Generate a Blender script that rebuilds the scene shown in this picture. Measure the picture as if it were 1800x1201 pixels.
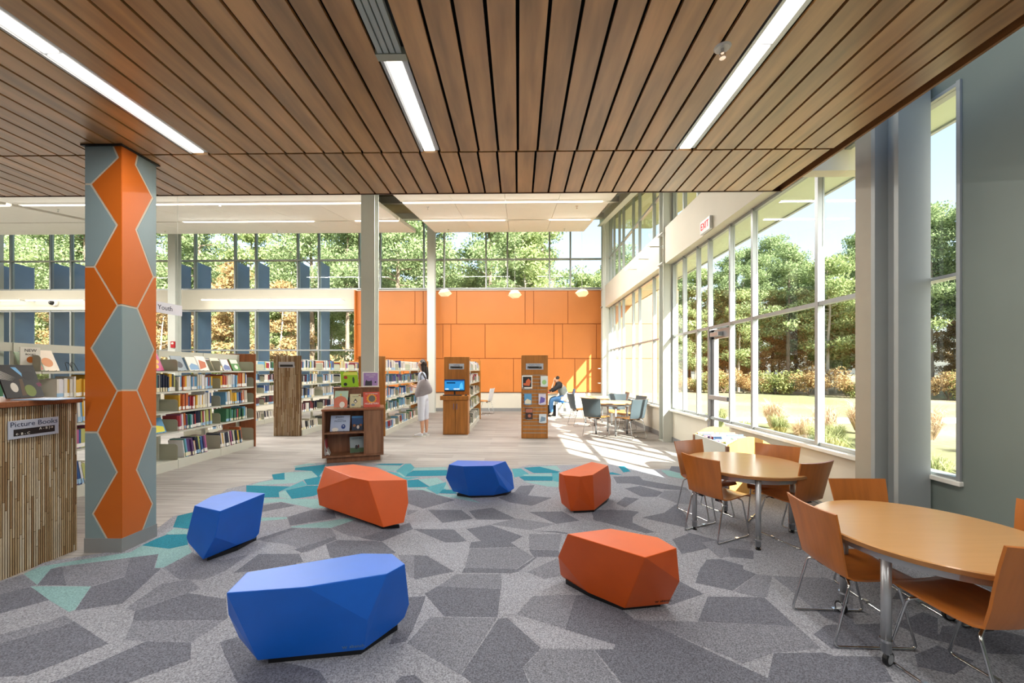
import bpy, bmesh, math, random
from mathutils import Vector, Matrix
from math import sin, cos, pi, atan2, radians, sqrt
S = bpy.context.scene
for o in list(bpy.data.objects):
    bpy.data.objects.remove(o)
C = S.collection

# ------------------------------------------------------------------ camera
F, HZ, EYE = 690.0, 651.0, 1.45
TH = math.atan(11 / F)
CT, ST = cos(TH), sin(TH)
cd = bpy.data.cameras.new('camera')
cam = bpy.data.objects.new('camera', cd)
C.objects.link(cam)
cam.location = (0, 0, EYE)
cam.rotation_euler = (pi / 2, 0, TH)
cd.sensor_width = 36
cd.lens = 36 * F / 1800
cd.shift_y = (HZ - 600.5) / 1800
cd.clip_start = 0.05
cd.clip_end = 400
S.camera = cam
# ------------------------------------------------------------------ colour management
S.view_settings.view_transform = 'Standard'
S.view_settings.look = 'None'
S.view_settings.gamma = 1
S.view_settings.use_curve_mapping = False
S.view_settings.exposure = 0.4
S.cycles.use_denoising = True
S.cycles.max_bounces = 9
S.cycles.diffuse_bounces = 5
S.cycles.glossy_bounces = 4
S.cycles.transparent_max_bounces = 16
S.cycles.sample_clamp_indirect = 6
S.cycles.caustics_reflective = False
S.cycles.caustics_refractive = False
# ------------------------------------------------------------------ sky and sun
SUN_DIR = Vector((-1, 1.42, -1.2)).normalized()
SUN_E, SKY_E, LAMP_E = 19.0, 0.36, 1.0
wd = bpy.data.worlds.new('sky')
S.world = wd
wd.use_nodes = True
nt = wd.node_tree
bg = nt.nodes['Background']
sk = nt.nodes.new('ShaderNodeTexSky')
sk.sky_type = 'NISHITA'
sk.sun_disc = False
sk.sun_elevation = radians(34.6)
sk.sun_rotation = radians(145)
sk.altitude = 100
sk.dust_density = 2.0
hsv = nt.nodes.new('ShaderNodeHueSaturation')
hsv.inputs['Saturation'].default_value = 0.75
nt.links.new(sk.outputs[0], hsv.inputs['Color'])
nt.links.new(hsv.outputs[0], bg.inputs[0])
bg.inputs[1].default_value = SKY_E
sd = bpy.data.lights.new('sun', 'SUN')
sd.energy = SUN_E
sd.angle = radians(0.5)
sd.color = (1, 0.95, 0.86)
so = bpy.data.objects.new('sun', sd)
C.objects.link(so)
so.rotation_euler = SUN_DIR.to_track_quat('-Z', 'Y').to_euler()
so.location = (20, -28, 25)


def area(name, loc, sx, sy, power, col=(1, .96, .9), rot=(0, 0, 0)):
    l = bpy.data.lights.new(name, 'AREA')
    l.shape = 'RECTANGLE'
    l.size = sx
    l.size_y = sy
    l.energy = power * LAMP_E
    l.color = col
    o = bpy.data.objects.new(name, l)
    C.objects.link(o)
    o.location = loc
    o.rotation_euler = rot
    return o


# ------------------------------------------------------------------ helpers
def W(px, py, z=0.0):
    yc = F * (EYE - z) / (py - HZ)
    xc = (px - 900) / F * yc
    return Vector((xc * CT - yc * ST, xc * ST + yc * CT, z))


def WD(px, py, yc):
    xc = (px - 900) / F * yc
    return Vector((xc * CT - yc * ST, xc * ST + yc * CT, EYE - (py - HZ) / F * yc))


def XatY(px, Y):
    t = (px - 900) / F
    return Y * (t * CT - ST) / (t * ST + CT)


def YatX(px, X):
    t = (px - 900) / F
    return X * (t * ST + CT) / (t * CT - ST)


def Zat(py, X, Y):
    return EYE - (py - HZ) / F * (-X * ST + Y * CT)


def lin(h):
    h = h.lstrip('#')
    v = [int(h[i:i + 2], 16) / 255 for i in (0, 2, 4)]
    return tuple((c / 12.92 if c <= 0.04045 else ((c + 0.055) / 1.055) ** 2.4) for c in v) + (1,)


MATS = {}


def mat(name, col, rough=0.6, metal=0.0, noise=0.0, nscale=8.0, stretch=(1, 1, 1), bump=0.0, rnd=0.0,
        emit=0.0, coat=0.0, spec=0.5, detail=4.0, coords='Object', dark=None):
    if name in MATS:
        return MATS[name]
    m = bpy.data.materials.new(name)
    MATS[name] = m
    m.use_nodes = True
    n, l = m.node_tree.nodes, m.node_tree.links
    b = n['Principled BSDF']
    c = lin(col) if isinstance(col, str) else tuple(col)
    b.inputs['Base Color'].default_value = c
    b.inputs['Roughness'].default_value = rough
    b.inputs['Metallic'].default_value = metal
    b.inputs['Specular IOR Level'].default_value = spec
    if coat:
        b.inputs['Coat Weight'].default_value = coat
        b.inputs['Coat Roughness'].default_value = 0.12 if coat < .7 else .34
    if emit:
        b.inputs['Emission Color'].default_value = c
        b.inputs['Emission Strength'].default_value = emit
    last = None
    if noise or bump:
        tc = n.new('ShaderNodeTexCoord')
        mp = n.new('ShaderNodeMapping')
        mp.inputs['Scale'].default_value = stretch
        l.new(tc.outputs[coords], mp.inputs[0])
        nz = n.new('ShaderNodeTexNoise')
        nz.inputs['Scale'].default_value = nscale
        nz.inputs['Detail'].default_value = detail
        l.new(mp.outputs[0], nz.inputs[0])
        if rnd:
            oi = n.new('ShaderNodeObjectInfo')
            ad = n.new('ShaderNodeVectorMath')
            ad.operation = 'ADD'
            sc = n.new('ShaderNodeMath')
            sc.operation = 'MULTIPLY'
            sc.inputs[1].default_value = 37.0
            l.new(oi.outputs['Random'], sc.inputs[0])
            l.new(mp.outputs[0], ad.inputs[0])
            l.new(sc.outputs[0], ad.inputs[1])
            l.new(ad.outputs[0], nz.inputs[0])
        if noise:
            mx = n.new('ShaderNodeMix')
            mx.data_type = 'RGBA'
            k = 1 - noise
            mx.inputs[6].default_value = lin(dark) if dark else (c[0] * k, c[1] * k, c[2] * k, 1)
            k2 = 1 + noise * 0.6
            mx.inputs[7].default_value = (min(c[0] * k2, 1), min(c[1] * k2, 1), min(c[2] * k2, 1), 1)
            rp = n.new('ShaderNodeMapRange')
            rp.inputs[1].default_value = 0.32
            rp.inputs[2].default_value = 0.68
            l.new(nz.outputs[0], rp.inputs[0])
            l.new(rp.outputs[0], mx.inputs[0])
            last = mx.outputs[2]
        if bump:
            bp = n.new('ShaderNodeBump')
            bp.inputs['Strength'].default_value = bump
            bp.inputs['Distance'].default_value = 0.01
            l.new(nz.outputs[0], bp.inputs['Height'])
            l.new(bp.outputs[0], b.inputs['Normal'])
    if rnd:
        oi = n.new('ShaderNodeObjectInfo')
        mr = n.new('ShaderNodeMapRange')
        mr.inputs[3].default_value = 1 - rnd
        mr.inputs[4].default_value = 1 + rnd
        l.new(oi.outputs['Random'], mr.inputs[0])
        hs = n.new('ShaderNodeHueSaturation')
        l.new(mr.outputs[0], hs.inputs['Value'])
        if last is not None:
            l.new(last, hs.inputs['Color'])
        else:
            hs.inputs['Color'].default_value = c
        last = hs.outputs[0]
    if last is not None:
        l.new(last, b.inputs['Base Color'])
    return m


def emis(name, col, s):
    if name in MATS:
        return MATS[name]
    m = bpy.data.materials.new(name)
    MATS[name] = m
    m.use_nodes = True
    n, l = m.node_tree.nodes, m.node_tree.links
    e = n.new('ShaderNodeEmission')
    e.inputs[0].default_value = lin(col)
    e.inputs[1].default_value = s
    l.new(e.outputs[0], n['Material Output'].inputs[0])
    return m


def glass_mat(name='window glass', tint=(0.95, 0.98, 0.97, 1), refl=1.0):
    if name in MATS:
        return MATS[name]
    m = bpy.data.materials.new(name)
    MATS[name] = m
    m.use_nodes = True
    n, l = m.node_tree.nodes, m.node_tree.links
    t = n.new('ShaderNodeBsdfTransparent')
    t.inputs[0].default_value = tint
    g = n.new('ShaderNodeBsdfGlossy')
    g.inputs['Roughness'].default_value = 0.01
    f = n.new('ShaderNodeFresnel')
    f.inputs[0].default_value = 1.45
    x = n.new('ShaderNodeMixShader')
    ge = n.new('ShaderNodeNewGeometry')
    iv = n.new('ShaderNodeMath')
    iv.operation = 'SUBTRACT'
    iv.inputs[0].default_value = 1
    l.new(ge.outputs['Backfacing'], iv.inputs[1])
    mu = n.new('ShaderNodeMath')
    mu.operation = 'MULTIPLY'
    l.new(f.outputs[0], mu.inputs[0])
    l.new(iv.outputs[0], mu.inputs[1])
    l.new(mu.outputs[0], x.inputs[0])
    l.new(t.outputs[0], x.inputs[1])
    l.new(g.outputs[0], x.inputs[2])
    l.new(x.outputs[0], n['Material Output'].inputs[0])
    return m


class MB:
    def __init__(s):
        s.v, s.f, s.m = [], [], []

    def add(s, vs, fs, mi=0):
        o = len(s.v)
        s.v += [tuple(v) for v in vs]
        s.f += [tuple(i + o for i in f) for f in fs]
        s.m += [mi] * len(fs)
        return s

    def box(s, x0, x1, y0, y1, z0, z1, mi=0, M=None):
        vs = [Vector(p) for p in ((x0, y0, z0), (x1, y0, z0), (x1, y1, z0), (x0, y1, z0), (x0, y0, z1), (x1, y0, z1), (x1, y1, z1), (x0, y1, z1))]
        if M:
            vs = [M @ v for v in vs]
        return s.add(vs, [(0, 3, 2, 1), (4, 5, 6, 7), (0, 1, 5, 4), (1, 2, 6, 5), (2, 3, 7, 6), (3, 0, 4, 7)], mi)

    def prism(s, poly, z0, z1, mi=0, M=None):
        n = len(poly)
        a = sum(poly[i][0] * poly[(i + 1) % n][1] - poly[(i + 1) % n][0] * poly[i][1] for i in range(n))
        if a < 0:
            poly = poly[::-1]
        vs = [Vector((p[0], p[1], z0)) for p in poly] + [Vector((p[0], p[1], z1)) for p in poly]
        if M:
            vs = [M @ v for v in vs]
        return s.add(vs, [tuple(range(n - 1, -1, -1)), tuple(range(n, 2 * n))] + [(i, (i + 1) % n, n + (i + 1) % n, n + i) for i in range(n)], mi)

    def tube(s, pts, r, n=8, mi=0, cap=True, r2=None):
        pts = [Vector(p) for p in pts]
        rings = []
        up = Vector((0, 0, 1))
        for i, p in enumerate(pts):
            a = pts[max(i - 1, 0)]
            b = pts[min(i + 1, len(pts) - 1)]
            d = (b - a).normalized()
            if i == 0 or abs(d.dot(up)) > 0.98:
                up = d.orthogonal().normalized() if abs(d.dot(up)) > 0.95 else up
            u = (up - d * up.dot(d)).normalized()
            w = d.cross(u)
            up = u
            rr = r if r2 is None else r + (r2 - r) * i / (len(pts) - 1)
            rings.append([p + (u * cos(2 * pi * k / n) + w * sin(2 * pi * k / n)) * rr for k in range(n)])
        vs = [v for q in rings for v in q]
        fs = []
        for i in range(len(pts) - 1):
            for k in range(n):
                fs.append((i * n + k, i * n + (k + 1) % n, (i + 1) * n + (k + 1) % n, (i + 1) * n + k))
        if cap:
            fs += [tuple(range(n - 1, -1, -1)), tuple(range((len(pts) - 1) * n, len(pts) * n))]
        return s.add(vs, fs, mi)

    def lathe(s, prof, n=24, mi=0, M=None, c=(0, 0)):
        vs = []
        for r, z in prof:
            for k in range(n):
                v = Vector((c[0] + r * cos(2 * pi * k / n), c[1] + r * sin(2 * pi * k / n), z))
                vs.append(M @ v if M else v)
        fs = []
        for i in range(len(prof) - 1):
            for k in range(n):
                fs.append((i * n + k, i * n + (k + 1) % n, (i + 1) * n + (k + 1) % n, (i + 1) * n + k))
        fs += [tuple(range(n - 1, -1, -1)), tuple(range((len(prof) - 1) * n, len(prof) * n))]
        return s.add(vs, fs, mi)

    def quad(s, a, b, c, d, mi=0):
        return s.add([a, b, c, d], [(0, 1, 2, 3)], mi)

    def mesh(s, name, mats):
        me = bpy.data.meshes.new(name)
        me.from_pydata(s.v, [], s.f)
        for m in (mats if isinstance(mats, (list, tuple)) else [mats]):
            me.materials.append(m)
        if any(s.m):
            me.polygons.foreach_set('material_index', s.m)
        me.update()
        return me

    def build(s, name, mats, parent=None, loc=None, bevel=0, smooth=False, kind=None, label=None, seg=2):
        o = bpy.data.objects.new(name, s.mesh(name, mats))
        C.objects.link(o)
        if parent:
            o.parent = parent
        if loc is not None:
            o.location = loc
        if bevel:
            bv = o.modifiers.new('bevel', 'BEVEL')
            bv.width = bevel
            bv.segments = seg
            bv.limit_method = 'ANGLE'
        if smooth:
            for p in o.data.polygons:
                p.use_smooth = True
        if kind:
            o['kind'] = kind
        if label:
            o['label'] = label
        return o


def box(name, a, m, parent=None, **k):
    return MB().box(*a).build(name, m, parent, **k)


def inst(o, parent=None, loc=None, rot=None, scale=None, name=None):
    c = o.copy()
    if name:
        c.name = name
    C.objects.link(c)
    if parent is not None:
        c.parent = parent
    if loc is not None:
        c.location = loc
    if rot is not None:
        c.rotation_euler = rot
    if scale is not None:
        c.scale = scale
    return c


def tag(o, label=None, cat=None, group=None, kind=None):
    if label:
        o['label'] = label
    if cat:
        o['category'] = cat
    if group:
        o['group'] = group
    if kind:
        o['kind'] = kind
    return o


def thing(name, label, cat, loc=(0, 0, 0), rz=0, group=None):
    o = bpy.data.objects.new(name, None)
    o.empty_display_size = 0.1
    C.objects.link(o)
    o.location = loc
    o.rotation_euler = (0, 0, rz)
    return tag(o, label, cat, group)


def struct_empty(name, loc=(0, 0, 0)):
    o = bpy.data.objects.new(name, None)
    C.objects.link(o)
    o.location = loc
    o['kind'] = 'structure'
    return o


def st(o):
    o['kind'] = 'structure'
    return o


def dup(root, loc, rz, label=None, group=None):
    r = root.copy()
    C.objects.link(r)
    r.location = loc
    r.rotation_euler = (0, 0, rz)
    if label:
        r['label'] = label
    if group:
        r['group'] = group
    for ch in list(root.children):
        c = ch.copy()
        C.objects.link(c)
        c.parent = r
        for g in ch.children:
            d = g.copy()
            C.objects.link(d)
            d.parent = c
    return r


def text(name, body, size, m, parent, M, ext=0.0006, align='CENTER', label=None, sx=1.0):
    cu = bpy.data.curves.new(name, 'FONT')
    cu.body = body
    cu.size = size
    cu.align_x = align
    cu.align_y = 'CENTER'
    cu.extrude = ext
    cu.resolution_u = 2
    t = bpy.data.objects.new(name, cu)
    C.objects.link(t)
    dg = bpy.context.evaluated_depsgraph_get()
    me = bpy.data.meshes.new_from_object(t.evaluated_get(dg))
    bpy.data.objects.remove(t)
    o = bpy.data.objects.new(name, me)
    me.materials.clear()
    me.materials.append(m)
    C.objects.link(o)
    o.parent = parent
    o.matrix_local = M @ Matrix.Diagonal((sx, 1, 1, 1))
    if label:
        o['label'] = label
    return o


def frame(o, x, y, z=None):
    """matrix with origin o, local x along x, local y along y"""
    x = Vector(x).normalized()
    y = Vector(y).normalized()
    z = x.cross(y)
    M = Matrix((x, y, z)).transposed().to_4x4()
    M.translation = Vector(o)
    return M


def inset(poly, dist):
    """miter inset of a CCW polygon with one distance per edge"""
    n = len(poly)
    a = sum(poly[i][0] * poly[(i + 1) % n][1] - poly[(i + 1) % n][0] * poly[i][1] for i in range(n))
    if a < 0:
        poly = poly[::-1]
        dist = [dist[(n - 2 - i) % n] for i in range(n)]
    L = []
    for i in range(n):
        p, q = Vector(poly[i]), Vector(poly[(i + 1) % n])
        d = (q - p).normalized()
        nn = Vector((-d.y, d.x))
        L.append((p + nn * dist[i], d))
    out = []
    for i in range(n):
        (p1, d1), (p2, d2) = L[i - 1], L[i]
        c = d1.x * d2.y - d1.y * d2.x
        if abs(c) < 1e-5:
            out.append(p2)
        else:
            t = ((p2.x - p1.x) * d2.y - (p2.y - p1.y) * d2.x) / c
            out.append(p1 + d1 * t)
    return [(p.x, p.y) for p in out]


# ------------------------------------------------------------------ materials
M_WHITE = mat('white paint', '#e6e4da', 0.6, noise=.03, nscale=3)
M_CREAM = mat('cream wall paint', '#d8d3c4', 0.65, noise=.03, nscale=2)
M_GREYWALL = mat('grey green wall paint', '#747f79', 0.6, noise=.04, nscale=2)
M_ORANGE = mat('orange wall panel', '#c97a38', 0.45, noise=.04, nscale=1.5, rnd=.05)
M_STEEL = mat('light grey painted steel', '#d0d4ce', 0.45, noise=.02, nscale=4)
M_ALU = mat('satin aluminium frame', '#a3a8aa', 0.38, metal=.4, noise=.02, nscale=5)
M_DARKGAP = mat('black acoustic cloth', '#0c0b0c', 0.9, noise=.4, nscale=30)
M_WOODC = mat('ceiling walnut plank', '#bf8f58', 0.33, noise=.3, nscale=1.6, stretch=(6, .8, 1), bump=.05, rnd=.14, coat=.8, dark='#98703f')
M_CHERRY = mat('cherry veneer', '#9c5a33', 0.42, noise=.28, nscale=3, stretch=(9, 9, 1), rnd=.05)
M_OAKP = mat('honey maple veneer', '#ad6f2c', 0.42, noise=.22, nscale=2.5, stretch=(8, 8, .8))
M_BROWNW = mat('brown bookcase veneer', '#8a5d40', 0.5, noise=.28, nscale=3, stretch=(8, 8, .9))
M_SHELF = mat('putty shelving steel', '#cfd0c4', 0.45, noise=.02, nscale=4)
M_PLATE = mat('grey bracket steel', '#a4a695', 0.5, noise=.03, nscale=4)
M_BLACK = mat('black plastic', '#111214', 0.45, noise=.05)
M_CHROME = mat('chrome rod', '#c9cbcc', 0.16, metal=1, noise=.02)
M_SATIN = mat('satin grey tube', '#b4b7bb', 0.32, metal=.6, noise=.03)
M_BLUE = mat('blue vinyl', '#0266d6', 0.36, noise=.05, nscale=6, bump=.02)
M_ORV = mat('orange vinyl', '#d0560f', 0.38, noise=.05, nscale=6, bump=.02)
M_TABLE = mat('beech laminate', '#c99a64', 0.22, noise=.03, nscale=3, stretch=(1, 12, 1))
M_EDGE = mat('plywood edge', '#9a6a3c', 0.5, noise=.2, nscale=10, stretch=(1, 1, 12))
M_SHELLW = mat('stained plywood shell', '#b2692a', 0.3, noise=.14, nscale=3.5, stretch=(1, 7, 1), coat=.25, rnd=.06)
M_PAPER = mat('paper pages', '#ded9c9', 0.8, noise=.08, nscale=40)
M_RUBBER = mat('base grey rubber', '#8b8c8c', 0.6, noise=.04)
M_BEIGE = mat('beige trim line', '#c9bfae', 0.6, noise=.03)
M_CLOUD = mat('white acoustic panel', '#efeee8', 0.8, noise=.015, nscale=5)
M_GLASS = glass_mat()
M_LAMP = emis('lit diffuser', '#fff6e8', 3.0)
M_LAMP2 = emis('lit diffuser warm', '#fff0dc', 3.0)
M_DARK = mat('dark interior', '#17130f', 0.9, noise=.1)
# ================================================================== STRUCTURE
XW = 3.12          # window wall inner face on the right
YB = 13.9          # back wall
YE = 3.96          # far edge of the wood ceiling
ZC = 3.24          # wood ceiling
XL = -19.0


def roof_z(Y):
    return 6.63 + .162 * (Y - 12.5)


def cloud_z(Y):
    return 5.85 + .162 * (Y - 12.5)


# floor -------------------------------------------------------------
mf = bpy.data.materials.new('striated plank floor')
mf.use_nodes = True
n, l = mf.node_tree.nodes, mf.node_tree.links
b = n['Principled BSDF']
tc = n.new('ShaderNodeTexCoord')
mp = n.new('ShaderNodeMapping')
mp.inputs['Scale'].default_value = (1.1, 34, 1)
l.new(tc.outputs['Object'], mp.inputs[0])
nz = n.new('ShaderNodeTexNoise')
nz.inputs['Scale'].default_value = 1.0
nz.inputs['Detail'].default_value = 8
nz.inputs['Roughness'].default_value = .65
l.new(mp.outputs[0], nz.inputs[0])
br = n.new('ShaderNodeTexBrick')
br.inputs['Scale'].default_value = 1.0
br.inputs['Brick Width'].default_value = 1.1
br.inputs['Row Height'].default_value = .24
br.inputs['Mortar Size'].default_value = 0
br.inputs['Color1'].default_value = (.2, .2, .2, 1)
br.inputs['Color2'].default_value = (.8, .8, .8, 1)
l.new(tc.outputs['Object'], br.inputs[0])
ad = n.new('ShaderNodeMath')
ad.operation = 'MULTIPLY_ADD'
ad.inputs[1].default_value = .22
l.new(br.outputs['Color'], ad.inputs[0])
l.new(nz.outputs[0], ad.inputs[2])
cr = n.new('ShaderNodeValToRGB')
cr.color_ramp.elements[0].position = .38
cr.color_ramp.elements[0].color = lin('#67635f')
cr.color_ramp.elements[1].position = .82
cr.color_ramp.elements[1].color = lin('#b3aea9')
l.new(ad.outputs[0], cr.inputs[0])
l.new(cr.outputs[0], b.inputs['Base Color'])
b.inputs['Roughness'].default_value = .55
fl = st(box('floor', (XL, XW + .25, -5.2, YB + .3, -.12, 0), mf))

# right wall --------------------------------------------------------
HEAD, SILL, TRAN, CS = 3.60, .66, 2.12, 4.33
CT0 = 5.28
YN0, YN1 = 2.81, 3.2              # narrow window
YP = 3.46                          # near end of the big window
YC1, YC2 = 7.98, 8.2               # steel column
Y2 = 13.65
DOOR = (5.85, 6.45)
w = MB()
w.box(XW, XW + .12, -5.2, YN0, 0, 6.6)
w.box(XW, XW + .12, YN0, YN1, 0, SILL).box(XW, XW + .12, YN0, YN1, 3.5, 6)
gw = st(w.build('wall_right', M_GREYWALL))
w = MB()
w.box(XW, XW + .1, YN1, YP, 0, 6.0)
w.box(XW, XW + .1, YP, DOOR[0], 0, SILL)
w.box(XW, XW + .1, DOOR[1], YC1, 0, SILL).box(XW, XW + .1, YC1, YC2, 0, 7.2)
w.box(XW, XW + .1, YC2, Y2, 0, SILL)
w.box(2.96, XW + .1, YN1, YC1, HEAD, CS).box(2.96, XW + .1, YC2, Y2, HEAD, CS)
w.box(XW, XW + .1, Y2, YB + .3, 0, 7.2)
st(w.build('wall_east', M_CREAM))


def window(name, axis, P, a0, a1, z0, z1, muls, trans, skip=(), fw=.042, fd=.055, out=1):
    """frame in plane axis=P between a0..a1, mullion positions muls (near faces), transoms z list.
    out: +1 glazing lies on the + side of the plane"""
    root = struct_empty(name)

    def bx(u0, u1, d0, d1, q0, q1):
        if axis == 'X':
            return (P + min(d0 * out, d1 * out), P + max(d0 * out, d1 * out), u0, u1, q0, q1)
        return (u0, u1, P + min(d0 * out, d1 * out), P + max(d0 * out, d1 * out), q0, q1)
    box('frame_head', bx(a0, a1, 0, fd, z1 - fw, z1), M_ALU, root)
    box('frame_sill', bx(a0, a1, 0, fd, z0, z0 + fw), M_ALU, root)
    edges = sorted([a0] + list(muls) + [a1 - fw])
    for u in edges:
        box('mullion', bx(u, u + fw, -.015, fd, z0, z1), M_ALU, root)
    for i in range(len(edges) - 1):
        u0, u1 = edges[i] + fw, edges[i + 1]
        lv = [z0 + fw] + list(trans) + [z1 - fw]
        for t in trans:
            box('transom', bx(u0, u1, -.01, fd, t, t + fw), M_ALU, root)
        for j in range(len(lv) - 1):
            q0 = lv[j] + (fw if j else 0)
            q1 = lv[j + 1]
            if (i, j) in skip:
                continue
            g = MB().box(*bx(u0, u1, .03, .038, q0, q1)).build('pane', M_GLASS, root)
            box('gasket', bx(u0, u0 + .006, .02, .03, q0, q1), M_BLACK, root)
    return root


mul1 = [3.56, 4.12, 5.25, 5.80, 6.45, 6.86, 7.43]
w1 = window('window_1', 'X', XW, YP, YC1, SILL, HEAD, mul1, [TRAN], skip=((4, 0),))
mul2 = [9.09, 10.17, 10.73, 11.73, 12.2, 12.85, 13.25]
w2 = window('window_2', 'X', XW, YC2, Y2, SILL, HEAD, mul2, [TRAN])
w3 = window('window_3', 'X', XW, YN0, YN1, SILL, 3.5, [], [TRAN], fw=.025, fd=.1)
# clerestory with a head that follows the roof
def clere(name, y0, y1, muls):
    root = struct_empty(name)
    ed = sorted([y0] + muls + [y1 - .05])
    for u in ed:
        box('mullion', (XW - .015, XW + .055, u, u + .042, CS, roof_z(u) - .02), M_ALU, root)
    box('frame_sill', (XW, XW + .055, y0, y1, CS, CS + .05), M_ALU, root)
    for i in range(len(ed) - 1):
        u0, u1 = ed[i] + .05, ed[i + 1]
        box('transom', (XW - .01, XW + .055, u0, u1, CT0, CT0 + .05), M_ALU, root)
        box('pane', (XW + .03, XW + .038, u0, u1, CS + .05, CT0), M_GLASS, root)
        m = MB()
        vs = []
        for x in (XW + .03, XW + .038):
            vs += [(x, u0, CT0 + .05), (x, u1, CT0 + .05), (x, u1, roof_z(u1)), (x, u0, roof_z(u0))]
        m.add(vs, [(3, 2, 1, 0), (4, 5, 6, 7), (0, 1, 5, 4), (1, 2, 6, 5), (2, 3, 7, 6), (3, 0, 4, 7)])
        m.build('pane', M_GLASS, root)


clere('window_4', 4.0, YC1, [4.6, 5.25, 6.3, 6.85, 7.43])
clere('window_5', YC2, Y2, mul2)
# sill boards
for i, (a, b_) in enumerate(((YP, DOOR[0] - .0), (DOOR[1], YC1), (YC2, Y2))):
    st(box('sill_board', (XW - .07, XW + .02, a, b_, SILL - .035, SILL + .005), M_WHITE, bevel=.006))
st(box('sill_board', (XW - .03, XW + .02, YN0 - .01, YN1, SILL - .03, SILL + .005), M_WHITE, bevel=.006))
# baseboards right
for i, (a, b_) in enumerate(((-5.2, YN1), (YP, DOOR[0]), (DOOR[1], YC1), (YC2, Y2))):
    st(box('baseboard_right', (XW - .015, XW, a, b_, 0, .1), M_RUBBER))
# glass door ----------------------------------------------------------
dr = struct_empty('door_1')
dy0, dy1 = 5.85, 6.45
dx = XW + .03
mb = MB()
mb.box(dx, dx + .05, dy0, dy0 + .06, .02, 2.1).box(dx, dx + .05, dy1 - .09, dy1, .02, 2.1)
mb.box(dx, dx + .05, dy0, dy1, 1.95, 2.1).box(dx, dx + .05, dy0, dy1, .02, .22)
mb.build('door_leaf_frame', M_SATIN, dr)
box('pane', (dx + .02, dx + .028, dy0 + .06, dy1 - .09, .22, 1.95), M_GLASS, dr)
box('door_jamb', (XW - .01, XW + .14, dy1 - .01, dy1 + .05, 0, TRAN), M_SATIN, dr)
box('push_bar', (dx - .06, dx - .02, dy0 + .02, dy1 - .02, .98, 1.05), M_SATIN, dr, bevel=.01)
box('door_closer', (dx - .08, dx, dy1 - .36, dy1 - .1, 1.98, 2.05), M_SATIN, dr, bevel=.008)
MB().tube([(dx - .05, dy1 - .2, 2.06), (dx - .1, dy0 + .15, 2.08), (dx, dy0 + .1, 2.1)], .008, 6).build('closer_arm', M_SATIN, dr)

# grey pier and steel columns --------------------------------------------
st(box('pier', (2.93, XW + .02, 3.25, YP + .0, 0, 3.6), mat('pier taupe paint', '#a39c8c', .6, noise=.03)))


def hcol(name, x0, x1, y0, y1, z1, label, collars=(), m=M_STEEL, tf=.02):
    t = thing(name, label, 'column', ((x0 + x1) / 2, (y0 + y1) / 2, 0))
    cx, cy = t.location.x, t.location.y
    hx, hy = (x1 - x0) / 2, (y1 - y0) / 2
    MB().box(-hx, hx, -hy, -hy + tf, 0, z1).box(-hx, hx, hy - tf, hy, 0, z1).build('flange', m, t)
    MB().box(-hx * .12, hx * .12, -hy + tf, hy - tf, 0, z1).build('web', m, t)
    MB().box(-hx - .02, hx + .02, -hy - .02, hy + .02, 0, .02).build('base_plate', m, t)
    for z in collars:
        box('collar_plate', (-hx - .03, hx + .03, -hy - .02, hy + .03, z, z + .02), m, t)
    return t


hcol('steel_column', 2.86, 3.10, 3.0, 3.23, 3.6, 'grey steel column between the narrow window and the big windows', m=mat('blue grey steel', '#979d9c', .45, noise=.02), tf=.035)
hcol('steel_column', 2.93, 3.18, YC1 + .0, YC2 + .02, 6.0, 'light steel column standing between the two runs of side windows', collars=(3.62, 4.22))
cmid = XatY(648, 8.1)
hcol('steel_column', cmid - .14, cmid + .14, 8.05, 8.3, 5.9, 'tall light grey steel column behind the brown display bookcase')
c2 = XatY(758.5, 13.5)
hcol('steel_column', c2 - .13, c2 + .13, 13.4, 13.6, 6.7, 'grey steel column against the orange wall, right of the browsing woman')
c3 = XatY(308, 13.5)
hcol('steel_column', c3 - .13, c3 + .13, 13.35, 13.6, 6.7, 'steel column at the back windows with a red fire alarm')
c4 = XatY(1064, 13.5)
hcol('steel_column', c4 - .11, c4 + .1, 13.42, 13.65, 6.7, 'corner steel column where orange wall meets the side windows', collars=(3.62, 4.22))

# back wall ----------------------------------------------------------------
XO0, XO1 = XatY(628, YB), XatY(1059, YB)
w = MB()
w.box(XO0, XW + .25, YB, YB + .25, 0, CS - .02)
w.box(XL, XO0, YB, YB + .25, 0, SILL).box(XL, XO0, YB, YB + .25, HEAD + .02, CS)
st(w.build('wall_back', M_CREAM))
st(box('baseboard_back', (XO0, XW, YB - .02, YB, 0, .11), M_RUBBER))
op = thing('orange_wall_panelling', 'orange wall cladding of large rectangular panels with narrow strips between', 'wall panelling', (0, YB, 0))
box('panel_backing', (XO0, XO1, -.02, 0, .66, 4.27), mat('orange backing', '#9a4a14', .6, noise=.03), op)
ZR = [4.25, Zat(570, 0, YB), Zat(630.5, 0, YB), .67]
rows = [[628, 730, 744.6, 803, 923, 938, 998, 1058], [628, 779, 793, 853, 973.6, 988.6, 1048, 1058], [628, 710, 827, 842.5, 902.6, 1010, 1058]]
for r, xs in enumerate(rows):
    for i in range(len(xs) - 1):
        a, b_ = XatY(xs[i], YB), XatY(xs[i + 1], YB)
        box('panel', (a + .009, b_ - .009, -.045, -.02, ZR[r + 1] + .009, ZR[r] - .009), M_ORANGE, op, bevel=.003)
# side return of orange box at its left end
box('panel', (XO0 - .03, XO0, -.2, .0, .66, 4.27), M_ORANGE, op)
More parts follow.
